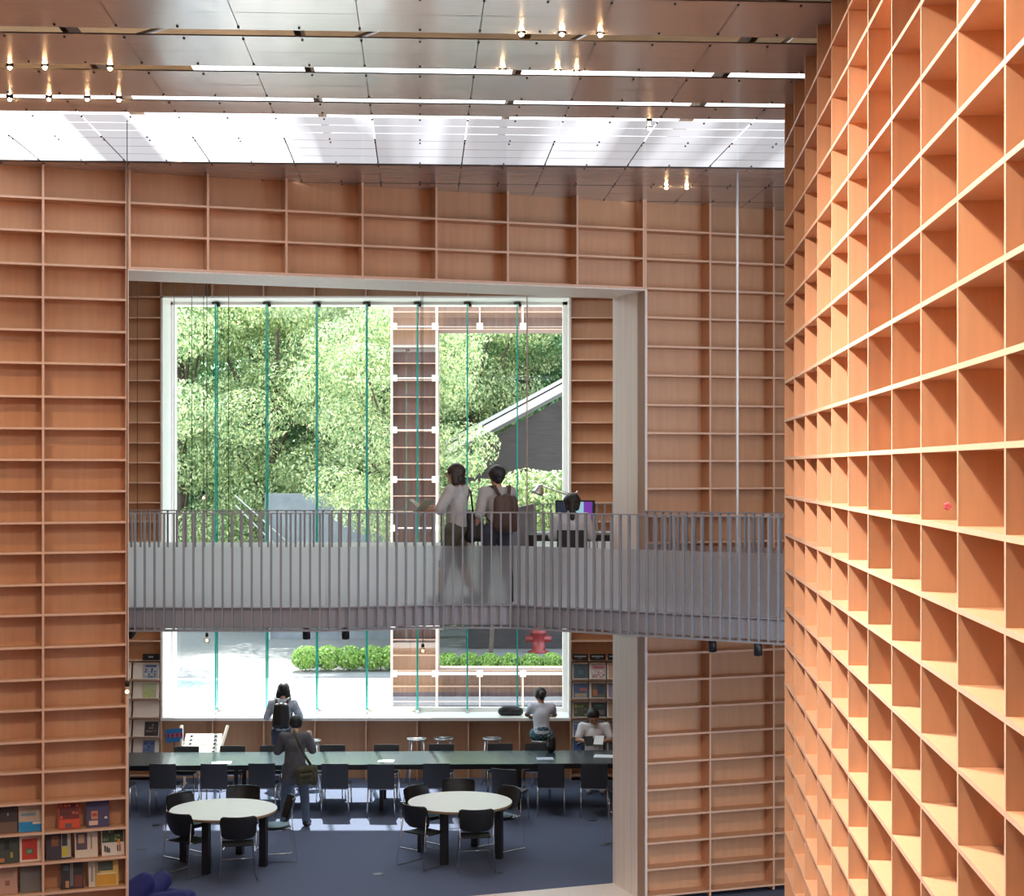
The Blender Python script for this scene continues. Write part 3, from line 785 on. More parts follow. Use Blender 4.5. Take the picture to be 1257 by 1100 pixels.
RM = [(19, 0, (78, 98, 108), [(.35, .35, .65, .6, (98, 120, 128))], 'plain slate blue magazine, top left of the right rack'),
      (19, 1, (206, 190, 186), marks(.05, .1, .95, .6, [(90, 100, 110), (190, 120, 120), (235, 230, 225)], 5, 4)+[(.1, .74, .9, .88, (200, 110, 130))], 'pale magazine with a crowd picture, top middle of the right rack'),
      (19, 2, (205, 170, 140), [(.4, .1, .95, .6, (200, 70, 45)), (.3, .8, .9, .92, (60, 50, 50))], 'beige magazine with an orange-red figure, top right of the right rack'),
      (20, 0, (88, 108, 140), [(.1, .1, .9, .35, (170, 160, 130)), (.4, .5, .9, .7, (180, 110, 100))], 'blue landscape magazine, second row beside the window frame'),
      (20, 1, (110, 105, 95), [(.1, .2, .4, .6, (190, 120, 80)), (.4, .3, .9, .9, (70, 85, 100))], 'brown and slate magazine, second row middle'),
      (20, 2, (150, 140, 165), [(.2, .1, .6, .8, (190, 160, 165))], 'lilac magazine, second row at the jamb'),
      (21, 0, (85, 90, 72), marks(.05, .1, .95, .85, [(120, 80, 90), (60, 75, 60), (140, 130, 110), (150, 160, 70)], 4, 4), 'green mosaic magazine, third row beside the window frame'),
      (21, 1, (62, 66, 70), [(.2, .2, .9, .5, (100, 106, 110)), (.3, .75, .8, .85, (60, 120, 90))], 'dark grey magazine with pale diagonals, third row middle'),
      (21, 2, (185, 160, 130), [(.4, .1, .8, .7, (110, 130, 90)), (.7, .4, .95, .7, (60, 55, 50))], 'tan magazine, third row at the jamb'),
      (22, 0, (130, 140, 165), marks(.05, .5, .95, .95, [(80, 100, 150), (200, 200, 210), (60, 70, 100)], 4, 3)+[(.1, .1, .9, .4, (165, 155, 150))], 'blue magazine with a pale mound, fourth row beside the window frame'),
      (22, 1, (120, 130, 160), marks(.05, .1, .95, .95, [(90, 105, 150), (180, 185, 200)], 4, 4), 'blue speckled magazine behind the reading man, fourth row middle'),
      (22, 2, (140, 125, 130), [(.3, .1, .8, .6, (90, 105, 150)), (.2, .7, .9, .9, (190, 120, 110))], 'mauve and blue magazine, fourth row at the jamb'),
      (23, 0, (80, 110, 165), [(.2, .5, .9, .8, (50, 80, 150))], 'bright blue magazine, lowest row beside the window frame'),
      (23, 2, (90, 92, 98), [(.2, .2, .8, .6, (60, 60, 64))], 'grey magazine, lowest row at the jamb')]
cxs = [(704, 722), (726, 743.5), (747, 765)]
for row, c, bc, pa, lab in RM: mag_on(*cxs[c], row, bc, pa, lab)

# magazine cart
ct = thing('magazine_cart', 'pale wooden cart with tilted sides and striped papers by the left window counter', 'cart', ((249-CX)/F*27.0, 27.0, 0))
for sx in (-1, 1):
    MB().prism([(0, -.22), (.025, -.22), (.025, .2), (0, .2)], 0, .02, M_flap).obj('foot', ct, False, (sx*.3-.012, 0, .0))
    MB().tube([(sx*.30, -.26, .52), (sx*.38, .16, .96)], .028, M_flap, 4).obj('side_arm', ct)
    MB().box((-.015, -.03, 0), (.015, .03, .72), M_flap).obj('upright', ct, False, (sx*.3, 0, 0))
sl = MB()
for k in range(5):
    y0 = -.19+k*.065; z0 = .58+k*.052
    sl.poly([(-.3, y0, z0), (.3, y0, z0), (.3, y0+.058, z0+.046), (-.3, y0+.058, z0+.046)], flat(222, 218, 215))
    sl.poly([(.3, y0, z0-.01), (-.3, y0, z0-.01), (-.3, y0+.058, z0+.036), (.3, y0+.058, z0+.036)], flat(160, 150, 145))
    for x in (-.2, .2):
        sl.tube([(x-.02, y0+.01, z0+.014), (x+.02, y0+.02, z0+.02)], .008, M_cord, 6)
sl.obj('paper_rail', ct)
MB().box((-.28, .0, .25), (.28, .01, .56), flat(150, 160, 178)).box((-.24, -.006, .44), (-.14, 0, .54), flat(60, 130, 100)).box((-.05, -.006, .28), (.2, 0, .34), flat(225, 225, 230)).box((.02, -.012, .27), (.12, -.006, .31), flat(90, 60, 55)).obj('front_panel', ct)
ps = MB().box((-.14, 0, 0), (.14, .012, .22), flat(45, 120, 185)).box((-.11, -.003, .08), (.14, 0, .145), flat(175, 35, 60))
for k in range(3):
    x = -.085+k*.075
    ps.box((x, -.005, .09), (x+.045, -.003, .098), flat(90, 160, 210)).box((x, -.005, .125), (x+.045, -.003, .133), flat(90, 160, 210)).box((x+.018, -.005, .09), (x+.026, -.003, .135), flat(90, 160, 210))
po = thing('notice_stand', 'small blue notice with a red band on a stand left of the magazine cart', 'sign', ((214-CX)/F*26.95, 26.95, 0))
n_ = ps.obj('notice', po, False, (0, 0, .72)); n_.rotation_euler = (R(-12), R(-4), 0)
MB().tube([(0, .01, 0.01), (0, .01, .74)], .008, M_black).obj('pole', po); MB().lathe((0, .01, 0), [(.1, 0), (.1, .012), (.02, .016)], M_black, 16).obj('base', po)

# things on tables / counter
def paper(px, py, h, w_, d_, lab, rz=0, col=(235, 238, 240)):
    Y = (EYE-h)*F/(py-CY); p = P(px, py, Y)
    o = MB().box((-w_/2, -d_/2, 0), (w_/2, d_/2, .003), flat(*col)).obj('paper_sheet', None, False, (p.x, p.y, h+.001)); o.rotation_euler.z = rz
    tag(o, lab, 'paper')
paper(272, 936.5, .722, .3, .2, 'pale sheet lying on the long table before the magazine cart', R(8), (190, 205, 215))
paper(474, 934.5, .722, .24, .2, 'pale sheet lying on the middle of the long table', R(-5), (190, 205, 215))
paper(669, 931.5, .722, .26, .22, 'pale sheet lying on the long table in front of the backpack', R(5), (185, 195, 205))
paper(741, 928.5, .722, .3, .26, 'white sheet on the long table beside the reading man', R(-8))
paper(690, 875.6, WZ0, .28, .18, 'open white notes on the window counter right of the seated woman', R(10))
paper(645, 875.6, WZ0, .24, .18, 'white sheet on the window counter under the seated woman’s hand', R(0))

# ------------------------------------------------------------------ people
def capsule(mb, a, b, ra, rb_, seg=12):
    a = Vector(a); b = Vector(b); d = b-a; L = d.length
    d = d.normalized() if L > 1e-5 else Vector((0, 0, 1))
    pts = []; rad = []
    for t in (-90, -65, -40, -18, 0):
        pts.append(a+d*(ra*math.sin(R(t)))); rad.append(max(ra*math.cos(R(t)), .0008))
    for t in (0, 18, 40, 65, 90):
        pts.append(b+d*(rb_*math.sin(R(t)))); rad.append(max(rb_*math.cos(R(t)), .0008))
    if L < 1e-4: pts.pop(4); rad.pop(4)
    up = Vector((0, 0, 1)) if abs(d.z) < .9 else Vector((0, 1, 0))
    u = d.cross(up).normalized(); w_ = u.cross(d).normalized(); n0 = len(mb.v)
    for p, r in zip(pts, rad):
        for j in range(seg):
            t = 2*math.pi*j/seg; mb.v.append(tuple(p+u*(r*math.cos(t))+w_*(r*math.sin(t))))
    N = len(pts)
    for i in range(N-1):
        for j in range(seg):
            q_ = n0+i*seg; mb.f.append((q_+j, q_+seg+j, q_+seg+(j+1) % seg, q_+(j+1) % seg)); mb.m.append(0)
    mb.f.append(tuple(n0+j for j in range(seg))); mb.m.append(0)
    mb.f.append(tuple(n0+(N-1)*seg+j for j in reversed(range(seg)))); mb.m.append(0)
def fuse(name, caps, mat, parent, vox=.012, blobs=(), smooth=4):
    mb = MB(); mb.mi(mat)
    for c in caps: capsule(mb, *c)
    for c, r, sc_ in blobs: mb.sphere(c, r, mat, 16, 10, sc_)
    me = mb.mesh(name)
    o = bpy.data.objects.new(name, me); COL.objects.link(o)
    md = o.modifiers.new('r', 'REMESH'); md.mode = 'VOXEL'; md.voxel_size = vox; md.use_smooth_shade = True
    if smooth:
        ms = o.modifiers.new('s', 'SMOOTH'); ms.iterations = smooth; ms.factor = .5
    dg = bpy.context.evaluated_depsgraph_get(); ev = o.evaluated_get(dg)
    nm_ = bpy.data.meshes.new_from_object(ev)
    o.modifiers.clear(); o.data = nm_
    nm_.materials.clear(); nm_.materials.append(mat)
    nm_.polygons.foreach_set('material_index', [0]*len(nm_.polygons))
    nm_.polygons.foreach_set('use_smooth', [True]*len(nm_.polygons))
    if parent: o.parent = parent
    return o
M_skin = pbr('skin', (.55, .30, .20), .5)
M_hair = pbr('black_hair', (.012, .010, .010), .45, var=.3, scale=(30, 30, 4), bump=.2)
M_hairbr = pbr('dark_brown_hair', (.03, .017, .012), .5)
M_eye = flat(25, 20, 20)
def V(*a): return Vector(a)
def lerp(a, b, t): return Vector(a)*(1-t)+Vector(b)*t
def hand(wrist, elbow, curl=.5, side=1, palm_dir=None):
    w_ = Vector(wrist); d = (w_-Vector(elbow)).normalized()
    n = palm_dir or Vector((0, 0, -1)); s_ = d.cross(n).normalized(); n = s_.cross(d).normalized()
    caps = []
    k = w_+d*.085
    for o_ in (-.026, -.009, .009, .026): caps.append((w_+s_*o_*.6, k+s_*o_, .015, .012))
    for i, (o_, L) in enumerate(((-.028, .062), (-.009, .075), (.010, .070), (.028, .055))):
        a = k+s_*o_; c1 = curl*.6; b = a+(d*math.cos(c1)+n*math.sin(c1))*L*.5; c2 = curl*1.7
        c = b+(d*math.cos(c2)+n*math.sin(c2))*L*.5
        caps += [(a, b, .0095, .0085), (b, c, .0085, .007)]
    th_ = w_+d*.025+s_*(-.03*side); t2 = th_+(d*.6-s_*.6*side+n*.3).normalized()*.04; t3 = t2+(d*.9+n*.4).normalized()*.03
    caps += [(w_+d*.01, th_, .014, .012), (th_, t2, .012, .010), (t2, t3, .010, .008)]
    return caps
def person(label, loc, rz, J, top, bottom, shoe, sleeve=.5, cuff=1.0, hair='short', hairm=M_hair, curls=(.5, .5), tunic=None, skirt=None, build=1.0, palm=(None, None), faceturn=0):
    """J: joints in local space (x right, y forward, z up): pelvis, chest, neck, head, sh(2), el(2), wr(2), hip(2), kn(2), an(2), toe(2)"""
    t_ = thing('person', label, 'person', loc, rz)
    pel, che, nek, hd = [Vector(J[k]) for k in ('pelvis', 'chest', 'neck', 'head')]
    b_ = build
    hdir = (hd-nek).normalized(); fwd = Vector(J.get('look', (0, 1, 0))).normalized(); rt = fwd.cross(Vector((0, 0, 1))).normalized(); up = rt.cross(fwd).normalized()
    caps = [(pel, lerp(pel, che, .5), .125*b_, .115*b_), (lerp(pel, che, .5), che, .115*b_, .13*b_), (che, nek, .10*b_, .055), (nek, hd-hdir*.06, .052, .05)]
    blobs = [(tuple(hd+up*.02), .093, (1, 1.1, 1.12)), (tuple(hd+fwd*.015-up*.065), .062, (1, 1, .85))]
    caps += [(hd+fwd*.095+up*.015, hd+fwd*.115-up*.02, .008, .014)]
    for sg_ in (-1, 1): caps.append((hd+rt*sg_*.09+up*.01, hd+rt*sg_*.094-up*.02, .013, .010))
    tops = [(pel+V(0, 0, .02), lerp(pel, che, .5), .142*b_, .13*b_), (lerp(pel, che, .5), che, .13*b_, .145*b_), (che, lerp(che, nek, .75), .115*b_, .075)]
    bots = [(pel, pel+V(0, 0, .06), .142*b_, .135*b_)]
    for i in (0, 1):
        sh, el, wr = Vector(J['sh'][i]), Vector(J['el'][i]), Vector(J['wr'][i])
        hp, kn, an, to = Vector(J['hip'][i]), Vector(J['kn'][i]), Vector(J['an'][i]), Vector(J['toe'][i])
        caps += [(lerp(che, nek, .5), sh, .07, .055), (sh, el, .05*b_, .040), (el, wr, .040, .027)]
        caps += hand(wr, el, curls[i], 1 if i == 0 else -1, palm[i])
        caps += [(pel, hp, .11*b_, .095*b_), (hp, kn, .088*b_, .058), (kn, lerp(kn, an, .35), .056, .057), (lerp(kn, an, .35), an, .057, .036), (an, to, .035, .03)]
        tops += [(che, sh, .10*b_, .078), (lerp(che, nek, .6), sh, .07, .072)]
        if sleeve > 0: tops.append((sh, lerp(sh, el, min(1, sleeve*2)) , .075, .066))
        if sleeve > .5: tops.append((el, lerp(el, wr, (sleeve-.5)*2), .062, .05))
        bots += [(pel, hp, .13*b_, .108*b_)]
        bots.append((hp, lerp(hp, kn, min(1, cuff*2)), .10*b_, .072 if cuff >= .5 else .092))
        if cuff > .5: bots += [(kn, lerp(kn, an, (cuff-.5)*2), .072, .058)]
    fuse('body', caps, M_skin, t_, .0075, blobs, 3)
    fuse('shirt', tops, top, t_, .014)
    fuse('trousers', bots, bottom, t_, .014)
    if tunic: fuse('tunic_skirt', tunic[0], tunic[1], t_, .014)
    if skirt: fuse('skirt', skirt[0], skirt[1], t_, .014)
    for i in (0, 1):
        an, to = Vector(J['an'][i]), Vector(J['toe'][i])
        d = (to-an); d.z = 0; d.normalize()
        fuse('shoe', [(an-d*.03+V(0, 0, -.03), to+d*.02, .046, .04), (an+V(0, 0, .01), an+V(0, 0, -.03), .048, .05)], shoe, t_, .012, (), 2)
    hb = []
    hc = hd+up*.035-fwd*.018
    hb.append((tuple(hc), .105, (1, 1.08, 1.05)))
    hcaps = []
    if hair == 'long':
        for a in (-.07, -.035, 0, .035, .07): hcaps.append((hd+rt*a-fwd*.05+up*.03, hd+rt*a*1.1-fwd*.07-up*.17, .05, .035))
    if hair == 'bun': hb.append((tuple(hd-fwd*.13-up*.0), .045, (1, 1, 1)))
    if hair == 'bob':
        for a in (-.08, -.04, 0, .04, .08): hcaps.append((hd+rt*a*.7-fwd*.03+up*.01, hd+rt*a*1.05-fwd*.05-up*.08, .055, .045))
    if hair == 'tail':
        hcaps.append((hd-fwd*.09+up*.0, hd-fwd*.13-up*.2, .05, .03))
        for a in (-.06, 0, .06): hcaps.append((hd+rt*a-fwd*.03+up*.04, hd+rt*a*.9-fwd*.06-up*.06, .055, .04))
    hcaps.append((hd+up*.05-fwd*.05, hd-fwd*.06-up*.03, .075, .06))
    fuse('hair', hcaps, hairm, t_, .01, hb, 2)
    fc = MB()
    for sg_ in (-1, 1):
        fc.sphere(tuple(hd+fwd*.094+rt*sg_*.034+up*.008), .009, M_eye, 8, 6); fc.sphere(tuple(hd+fwd*.098+rt*sg_*.034+up*.026), .008, M_eye, 8, 4, (1.8, .6, .4))
    fc.obj('eyes', t_, True); MB().sphere(tuple(hd+fwd*.083-up*.062), .012, flat(150, 80, 70), 8, 6, (1.8, .6, .5)).obj('mouth', t_, True)
    return t_
def stand(h=1.65, sp=.1, arms='down', lean=0, bow=0, step=0):
    k = h/1.65
    J = dict(pelvis=(0, 0, .90*k), chest=(0, .0+lean, 1.20*k), neck=(0, -.01+lean*1.3, 1.41*k), head=(0, .015+lean*1.5+bow, 1.53*k-bow*.3),
             sh=[(-.165, -.01+lean, 1.34*k), (.165, -.01+lean, 1.34*k)], el=[(-.22, -.03, 1.07*k), (.22, -.03, 1.07*k)], wr=[(-.23, .06, .84*k), (.23, .06, .84*k)],
             hip=[(-.09, 0, .86*k), (.09, 0, .86*k)], kn=[(-.09-sp*.4, .02+step*.5, .46*k), (.09+sp*.4, .02-step*.2, .46*k)],
             an=[(-.09-sp*.6, -.02+step, .085), (.09+sp*.6, -.02-step, .085)], toe=[(-.1-sp*.7, .13+step, .035), (.1+sp*.7, .13-step, .035)])
    return J
def cloth(n, c, var=.15): return pbr(n, c, .85, var=var, nscale=14)
# man with khaki bag (foreground, seen from behind)
Yk = EYE*F/(1014-CY)
J = stand(1.60, .12, bow=.09)
J['el'] = [(-.26, .06, 1.08), (.25, .05, 1.10)]; J['wr'] = [(-.14, .24, 1.14), (.20, .20, 1.26)]
J['look'] = (0, 1, -.5)
gt = cloth('grey_tunic_cloth', (.13, .13, .14))
pm = person('person in a long grey top and jeans with khaki shoulder bag, standing by the table', ((362-CX)/F*Yk, Yk, 0), 0, J, gt, cloth('grey_blue_jeans', (.10, .14, .20)), M_black, sleeve=.95, hair='short', build=1.02,
            tunic=([((0, 0, 1.05), (0, -.01, .80), .15, .165), ((-.06, -.01, .82), (-.07, -.01, .72), .12, .12), ((.06, -.01, .82), (.07, -.01, .72), .12, .12)], gt))
M_khaki = pbr('khaki_canvas', (.10, .095, .055), .8, var=.25, nscale=20)
def at_local(t_, p):  # world position of a local point of thing t_
    m = Matrix.Rotation(t_.rotation_euler.z, 4, 'Z'); return Vector(t_.location)+m@Vector(p)
bg = thing('shoulder_bag', 'khaki canvas shoulder bag hanging at the right hip of the person in grey', 'bag', at_local(pm, (.20, -.22, .62)))
me_ = fuse('bag_body', [((-.10, 0, .07), (.10, 0, .10), .07, .07), ((-.10, 0, .22), (.10, 0, .26), .06, .06), ((-.1, 0, .07), (-.1, 0, .22), .07, .06), ((.1, 0, .08), (.1, 0, .26), .07, .06)], M_khaki, bg, .012)
fuse('front_pocket', [((-.07, -.07, .09), (.07, -.07, .11), .03, .03), ((-.07, -.07, .16), (.07, -.07, .18), .03, .03)], M_khaki, bg, .01)
MB().tube([(.07, .02, .28), (-.02, -.06, .45), (-.10, -.09, .62), (-.18, -.02, .80), (-.2, .1, .80)], .02, M_khaki, 6).obj('strap', bg, True)
# man at the counter with backpack
J = stand(1.68, .06, lean=.05, bow=.03)
J['el'] = [(-.27, .10, 1.12), (.27, .12, 1.12)]; J['wr'] = [(-.26, .30, 1.14), (.20, .34, 1.14)]
Yc = 26.95
pc = person('person in a silvery striped shirt with a black backpack, standing at the window counter', ((347-CX)/F*Yc, Yc, 0), 0, J, cloth('silver_shirt', (.55, .60, .68), .35), cloth('dark_jeans', (.06, .08, .12)), M_black, sleeve=.8, hair='bob', hairm=M_hair)
bp_ = thing('backpack', 'black backpack worn by the person at the window counter', 'backpack', at_local(pc, (0, -.17, .98)))
fuse('bag_body', [((-.08, 0, .06), (-.07, .02, .34), .075, .065), ((.08, 0, .06), (.07, .02, .34), .075, .065), ((0, -.015, .07), (0, .0, .35), .085, .07)], M_black, bp_, .012)
for sx in (-1, 1): MB().tube([(sx*.08, .03, .36), (sx*.10, .10, .46), (sx*.12, .20, .47), (sx*.13, .29, .38), (sx*.14, .26, .2), (sx*.13, .1, .08)], .02, M_black, 6).obj('strap', bp_, True)
paper(374, 881, WZ0-.0, .22, .2, 'white sheet hanging over the counter right of the person with the backpack', R(0))
# seated woman on the stool
sj = dict(pelvis=(0, 0, .87), chest=(-.01, .05, 1.16), neck=(-.01, .08, 1.36), head=(-.02, .13, 1.47), look=(-.25, 1, -.45),
          sh=[(-.155, .07, 1.29), (.155, .07, 1.29)], el=[(-.24, .22, 1.15), (.22, .24, 1.14)], wr=[(-.20, .40, 1.10), (.08, .42, 1.10)],
          hip=[(-.09, .02, .84), (.09, .02, .84)], kn=[(-.12, .38, .82), (.12, .38, .82)], an=[(-.11, .28, .42), (.11, .26, .42)], toe=[(-.12, .4, .36), (.12, .38, .36)])
Yw = 26.9
M_plaid, nt, out = new_mat('teal_plaid')
b = nt.nodes.new('ShaderNodeBsdfPrincipled'); b.inputs['Roughness'].default_value = .85
tc = nt.nodes.new('ShaderNodeTexCoord'); ck = nt.nodes.new('ShaderNodeTexChecker'); ck.inputs['Scale'].default_value = 28
ck.inputs['Color1'].default_value = (.02, .07, .09, 1); ck.inputs['Color2'].default_value = (.12, .22, .25, 1)
nt.links.new(tc.outputs['Object'], ck.inputs['Vector']); nt.links.new(ck.outputs[0], b.inputs['Base Color']); nt.links.new(b.outputs[0], out.inputs['Surface'])
person('woman in white top and teal plaid shorts writing at the counter', ((665-CX)/F*Yw, Yw, 0), 0, sj, cloth('white_top', (.62, .66, .74), .06), M_plaid, flat(60, 55, 55), sleeve=.25, cuff=.35, hair='bun', hairm=M_hairbr, build=1.0)
cb = fuse('duffel_bag', [((-.15, 0, .07), (.14, 0, .07), .07, .075), ((-.1, 0, .1), (.1, .01, .1), .07, .06)], M_black, None, .01)
p = P(627, 872, 27.7); cb.location = (p.x, p.y, WZ0); tag(cb, 'soft black bag lying on the window counter left of the seated woman', 'bag')
# reading man, facing camera
rj = dict(pelvis=(0, 0, .54), chest=(0, .04, .86), neck=(.0, .07, 1.06), head=(.02, .13, 1.17), look=(-.15, 1, -.75),
          sh=[(-.19, .05, 1.0), (.19, .05, 1.0)], el=[(-.27, .14, .80), (.27, .14, .80)], wr=[(-.10, .34, .80), (.12, .34, .80)],
          hip=[(-.1, .02, .5), (.1, .02, .5)], kn=[(-.13, .42, .48), (.13, .42, .48)], an=[(-.1, .36, .085), (.1, .38, .085)], toe=[(-.11, .5, .035), (.11, .52, .035)])
Yr = 26.85
pr = person('man in a white T-shirt reading a dark book at the long table', ((729-CX)/F*Yr, Yr, 0), R(180), rj, cloth('white_tshirt', (.80, .80, .82), .04), cloth('dark_trousers', (.05, .05, .06)), flat(200, 200, 200), sleeve=.38, hair='short', build=1.12)
rc = dup(base, 'grey side chair under the reading man, mostly hidden behind him', ((729-CX)/F*26.9, 26.85, 0), R(180))
ob = thing('open_book', 'open dark covered book in the hands of the reading man', 'book', at_local(pr, (.02, .46, .84)), R(180))
for sx in (-1, 1):
    c = MB().box((0, -.004, -.11), (.16, 0, .11), flat(28, 32, 32)).box((0.003, -.016, -.105), (.155, -.004, .105), flat(225, 225, 220)).obj('cover', ob)
    c.rotation_euler = (R(58), 0, R(12)) if sx > 0 else (R(-58), 0, R(168))
rk = fuse('phone_case', [((0, 0, 0), (.05, 0, .02), .022, .022)], flat(50, 70, 70), None, .008)
p = P(709, 914, 26.4); rk.location = (p.x, p.y, p.z); tag(rk, 'small dark teal pouch held in the right hand of the reading man', 'pouch')
bk_ = thing('backpack', 'small black backpack standing on the far edge of the long table', 'backpack', (P(676, 925, 26.15).x, 26.0, .722))
fuse('bag_body', [((0, 0, .07), (.02, 0, .2), .08, .06), ((0, 0, .2), (-.02, .0, .24), .06, .04)], M_black, bk_, .01)
MB().tube([(-.05, -.03, .2), (-.09, -.06, .12), (-.06, -.07, .04)], .01, M_black, 6).obj('strap', bk_, True)
# walkers on the bridge
J = stand(1.62, .04, step=.16)
J['el'] = [(-.24, .08, 1.10), (.23, .06, 1.10)]; J['wr'] = [(-.14, .30, 1.08), (.10, .30, 1.12)]
Yf = 19.35
pw = person('woman with shoulder-length brown hair in a pale shirt, walking left on the footbridge', ((560-CX)/F*Yf, Yf, DZ), R(62), J, cloth('pale_shirt', (.45, .44, .43), .08), cloth('olive_shorts', (.10, .095, .07)), M_black, sleeve=.5, cuff=.55, hair='bob', hairm=M_hairbr, build=.95)
mp_ = at_local(pw, (-.04, .42, 1.06))
o = thing('open_magazine', 'pale open magazine held out by the walking woman', 'magazine', mp_, R(62))
for sx in (-1, 1):
    c = MB().box((0, 0, 0), (.17, .004, .24), flat(190, 200, 180)).box((.03, -.002, .05), (.14, 0, .18), flat(150, 160, 110)).obj('page', o); c.rotation_euler = (R(-50), 0, R(15) if sx > 0 else R(165))
sb = thing('shoulder_bag', 'black shoulder bag hanging behind the walking woman', 'bag', at_local(pw, (.14, -.15, .70)))
fuse('bag_body', [((-.03, 0, .08), (-.03, 0, .3), .085, .075), ((.07, 0, .08), (.06, 0, .3), .07, .06)], M_black, sb, .012)
MB().tube([(0, 0, .34), (-.03, .03, .6), (-.1, .12, .70), (-.14, .22, .66)], .014, M_black, 6).obj('strap', sb, True)
J = stand(1.60, .05, step=.13)
J['el'] = [(-.23, -.02, 1.04), (.25, .05, 1.04)]; J['wr'] = [(-.26, .08, .80), (.2, .28, .98)]
pn_ = person('man with short black hair in a pale shirt and brown backpack, walking on the footbridge', ((610-CX)/F*19.45, 19.45, DZ), R(25), J, cloth('light_grey_shirt', (.42, .41, .40), .08), cloth('charcoal_trousers', (.05, .06, .085)), M_black, sleeve=.5, hair='short', build=1.0)
M_brown = pbr('brown_leather', (.09, .05, .04), .6)
bp2 = thing('backpack', 'brown backpack on the back of the walking man', 'backpack', at_local(pn_, (.03, -.20, .84)))
fuse('bag_body', [((-.09, 0, .07), (-.08, .02, .36), .08, .07), ((.09, 0, .07), (.08, .02, .36), .08, .07), ((0, -.015, .08), (0, 0, .37), .09, .075)], M_brown, bp2, .012)
bp2.rotation_euler.z = R(25)
for sx in (-1, 1): MB().tube([(sx*.05, .05, .4), (sx*.10, .12, .53), (sx*.12, .24, .52), (sx*.13, .32, .40), (sx*.15, .27, .2), (sx*.14, .1, .08)], .02, M_brown, 6).obj('strap', bp2, True)
# seated person at the computer
cj = dict(pelvis=(0, 0, .54), chest=(0, .06, .83), neck=(0, .08, 1.02), head=(.0, .11, 1.13), look=(0, 1, -.15),
          sh=[(-.165, .06, .95), (.165, .06, .95)], el=[(-.24, .12, .72), (.25, .12, .72)], wr=[(-.14, .36, .76), (.16, .36, .76)],
          hip=[(-.09, .02, .5), (.09, .02, .5)], kn=[(-.11, .42, .48), (.11, .42, .48)], an=[(-.1, .36, .085), (.1, .38, .085)], toe=[(-.11, .5, .035), (.11, .52, .035)])
person('woman with long black ponytail in a white blouse, seated at the computer desk', (.76, 20.75, DZ), 0, cj, cloth('white_blouse', (.66, .67, .70), .06), cloth('black_trousers', (.02, .02, .025)), M_black, sleeve=.6, hair='tail', build=1.05)
oc = thing('desk_chair', 'black chair with a square back under the woman at the computer', 'chair', (.75, 20.72, DZ))
MB().box((-.19, -.24, .42), (.19, -.215, .81), M_black).obj('backrest', oc); MB().box((-.2, -.22, .40), (.2, .2, .43), M_black).obj('seat', oc)
for sx in (-1, 1):
    for sy in (-1, 1): MB().tube([(sx*.18, sy*.18, .41), (sx*.2, sy*.22, 0)], .011, M_chrome).obj('leg', oc, True)
dkk = thing('computer_desk', 'black computer desk on the platform behind the footbridge', 'desk', (.2, 21.2, DZ))
MB().box((0, 0, .64), (2.0, .7, .72), M_black).obj('desktop', dkk)
for x in (.02, 1.9): MB().box((x, .05, 0), (x+.06, .65, .64), M_black).obj('side_panel', dkk)
for x, w_, h_, lab in [(.10, .12, .48, 'left'), (.34, .16, .42, 'middle'), (.56, .18, .46, 'next to the seated woman')]:
    o = MB().box((-w_/2, 0, 0), (w_/2, .3, h_), flat(215, 218, 220)).box((-w_/2+.02, -.004, h_*.6), (w_/2-.02, 0, h_*.63), flat(120, 125, 130)).obj('storage_box', None, False, (.2+x, 21.35, DZ)); tag(o, 'white box standing under the computer desk, '+lab, 'box', 'white boxes under the computer desk')
mo = thing('monitor', 'black framed computer monitor showing blue and purple in front of the seated woman', 'monitor', (.83, 21.6, DZ+.72))
cas_ = MB().box((-.26, 0, .06), (.26, .03, .44), M_black).obj('casing', mo)
sn = MB().box((-.24, -.002, .085), (-.10, 0, .42), M_screen3).box((-.10, -.002, .085), (.11, 0, .42), M_screen).box((.11, -.002, .085), (.22, 0, .42), M_screen2).box((.22, -.002, .085), (.24, 0, .42), M_screen3)
sn.sphere((.13, -.001, .27), .05, M_screen2, 12, 8, (1, .02, 1.6)); sn.obj('screen', cas_)
MB().box((-.03, .01, 0), (.03, .03, .08), M_black).box((-.1, -.05, 0), (.1, .08, .01), M_black).obj('stand', mo)
la = thing('desk_lamp', 'metal articulated desk lamp reaching left over the monitor', 'lamp', (.82, 21.75, DZ+.72))
MB().tube([(0, 0, 0), (.02, 0, .40), (0, 0, .50)], .009, M_alu).obj('lower_arm', la, True)
MB().tube([(0.02, 0, .47), (-.44, -.02, .63)], .009, M_alu).tube([(0.02, 0, .50), (-.42, -.02, .655)], .004, M_alu).tube([(0, 0, .5), (.05, 0, .56)], .012, M_alu).obj('upper_arm', la, True)
hd_ = MB().lathe((0, 0, 0), [(.025, .05), (.035, .04), (.045, 0), (.075, -.05), (.085, -.09)], M_alu, 20).obj('lamp_shade', la, True, (-.46, -.03, .60)); hd_.rotation_euler = (0, R(20), 0)
MB().lathe((0, 0, 0), [(.04, 0), (.04, .03), (.012, .04)], M_black, 14).obj('clamp', la, True)
# dark blue lounge seat bottom left
pb = thing('lounge_seat', 'dark blue soft lounge chair cut off at the bottom left of the opening', 'armchair', (-4.02, 19.35, 0))
fuse('backrest', [((-.45, -.25, .22), (-.28, -.1, .36), .16, .13), ((-.25, 0, .2), (-.15, .25, .3), .15, .12)], M_blue, pb, .02)
fuse('seat', [((-.3, -.2, .12), (.12, .0, .14), .13, .12), ((-.2, .2, .12), (.2, .1, .13), .12, .1)], M_blue, pb, .02)
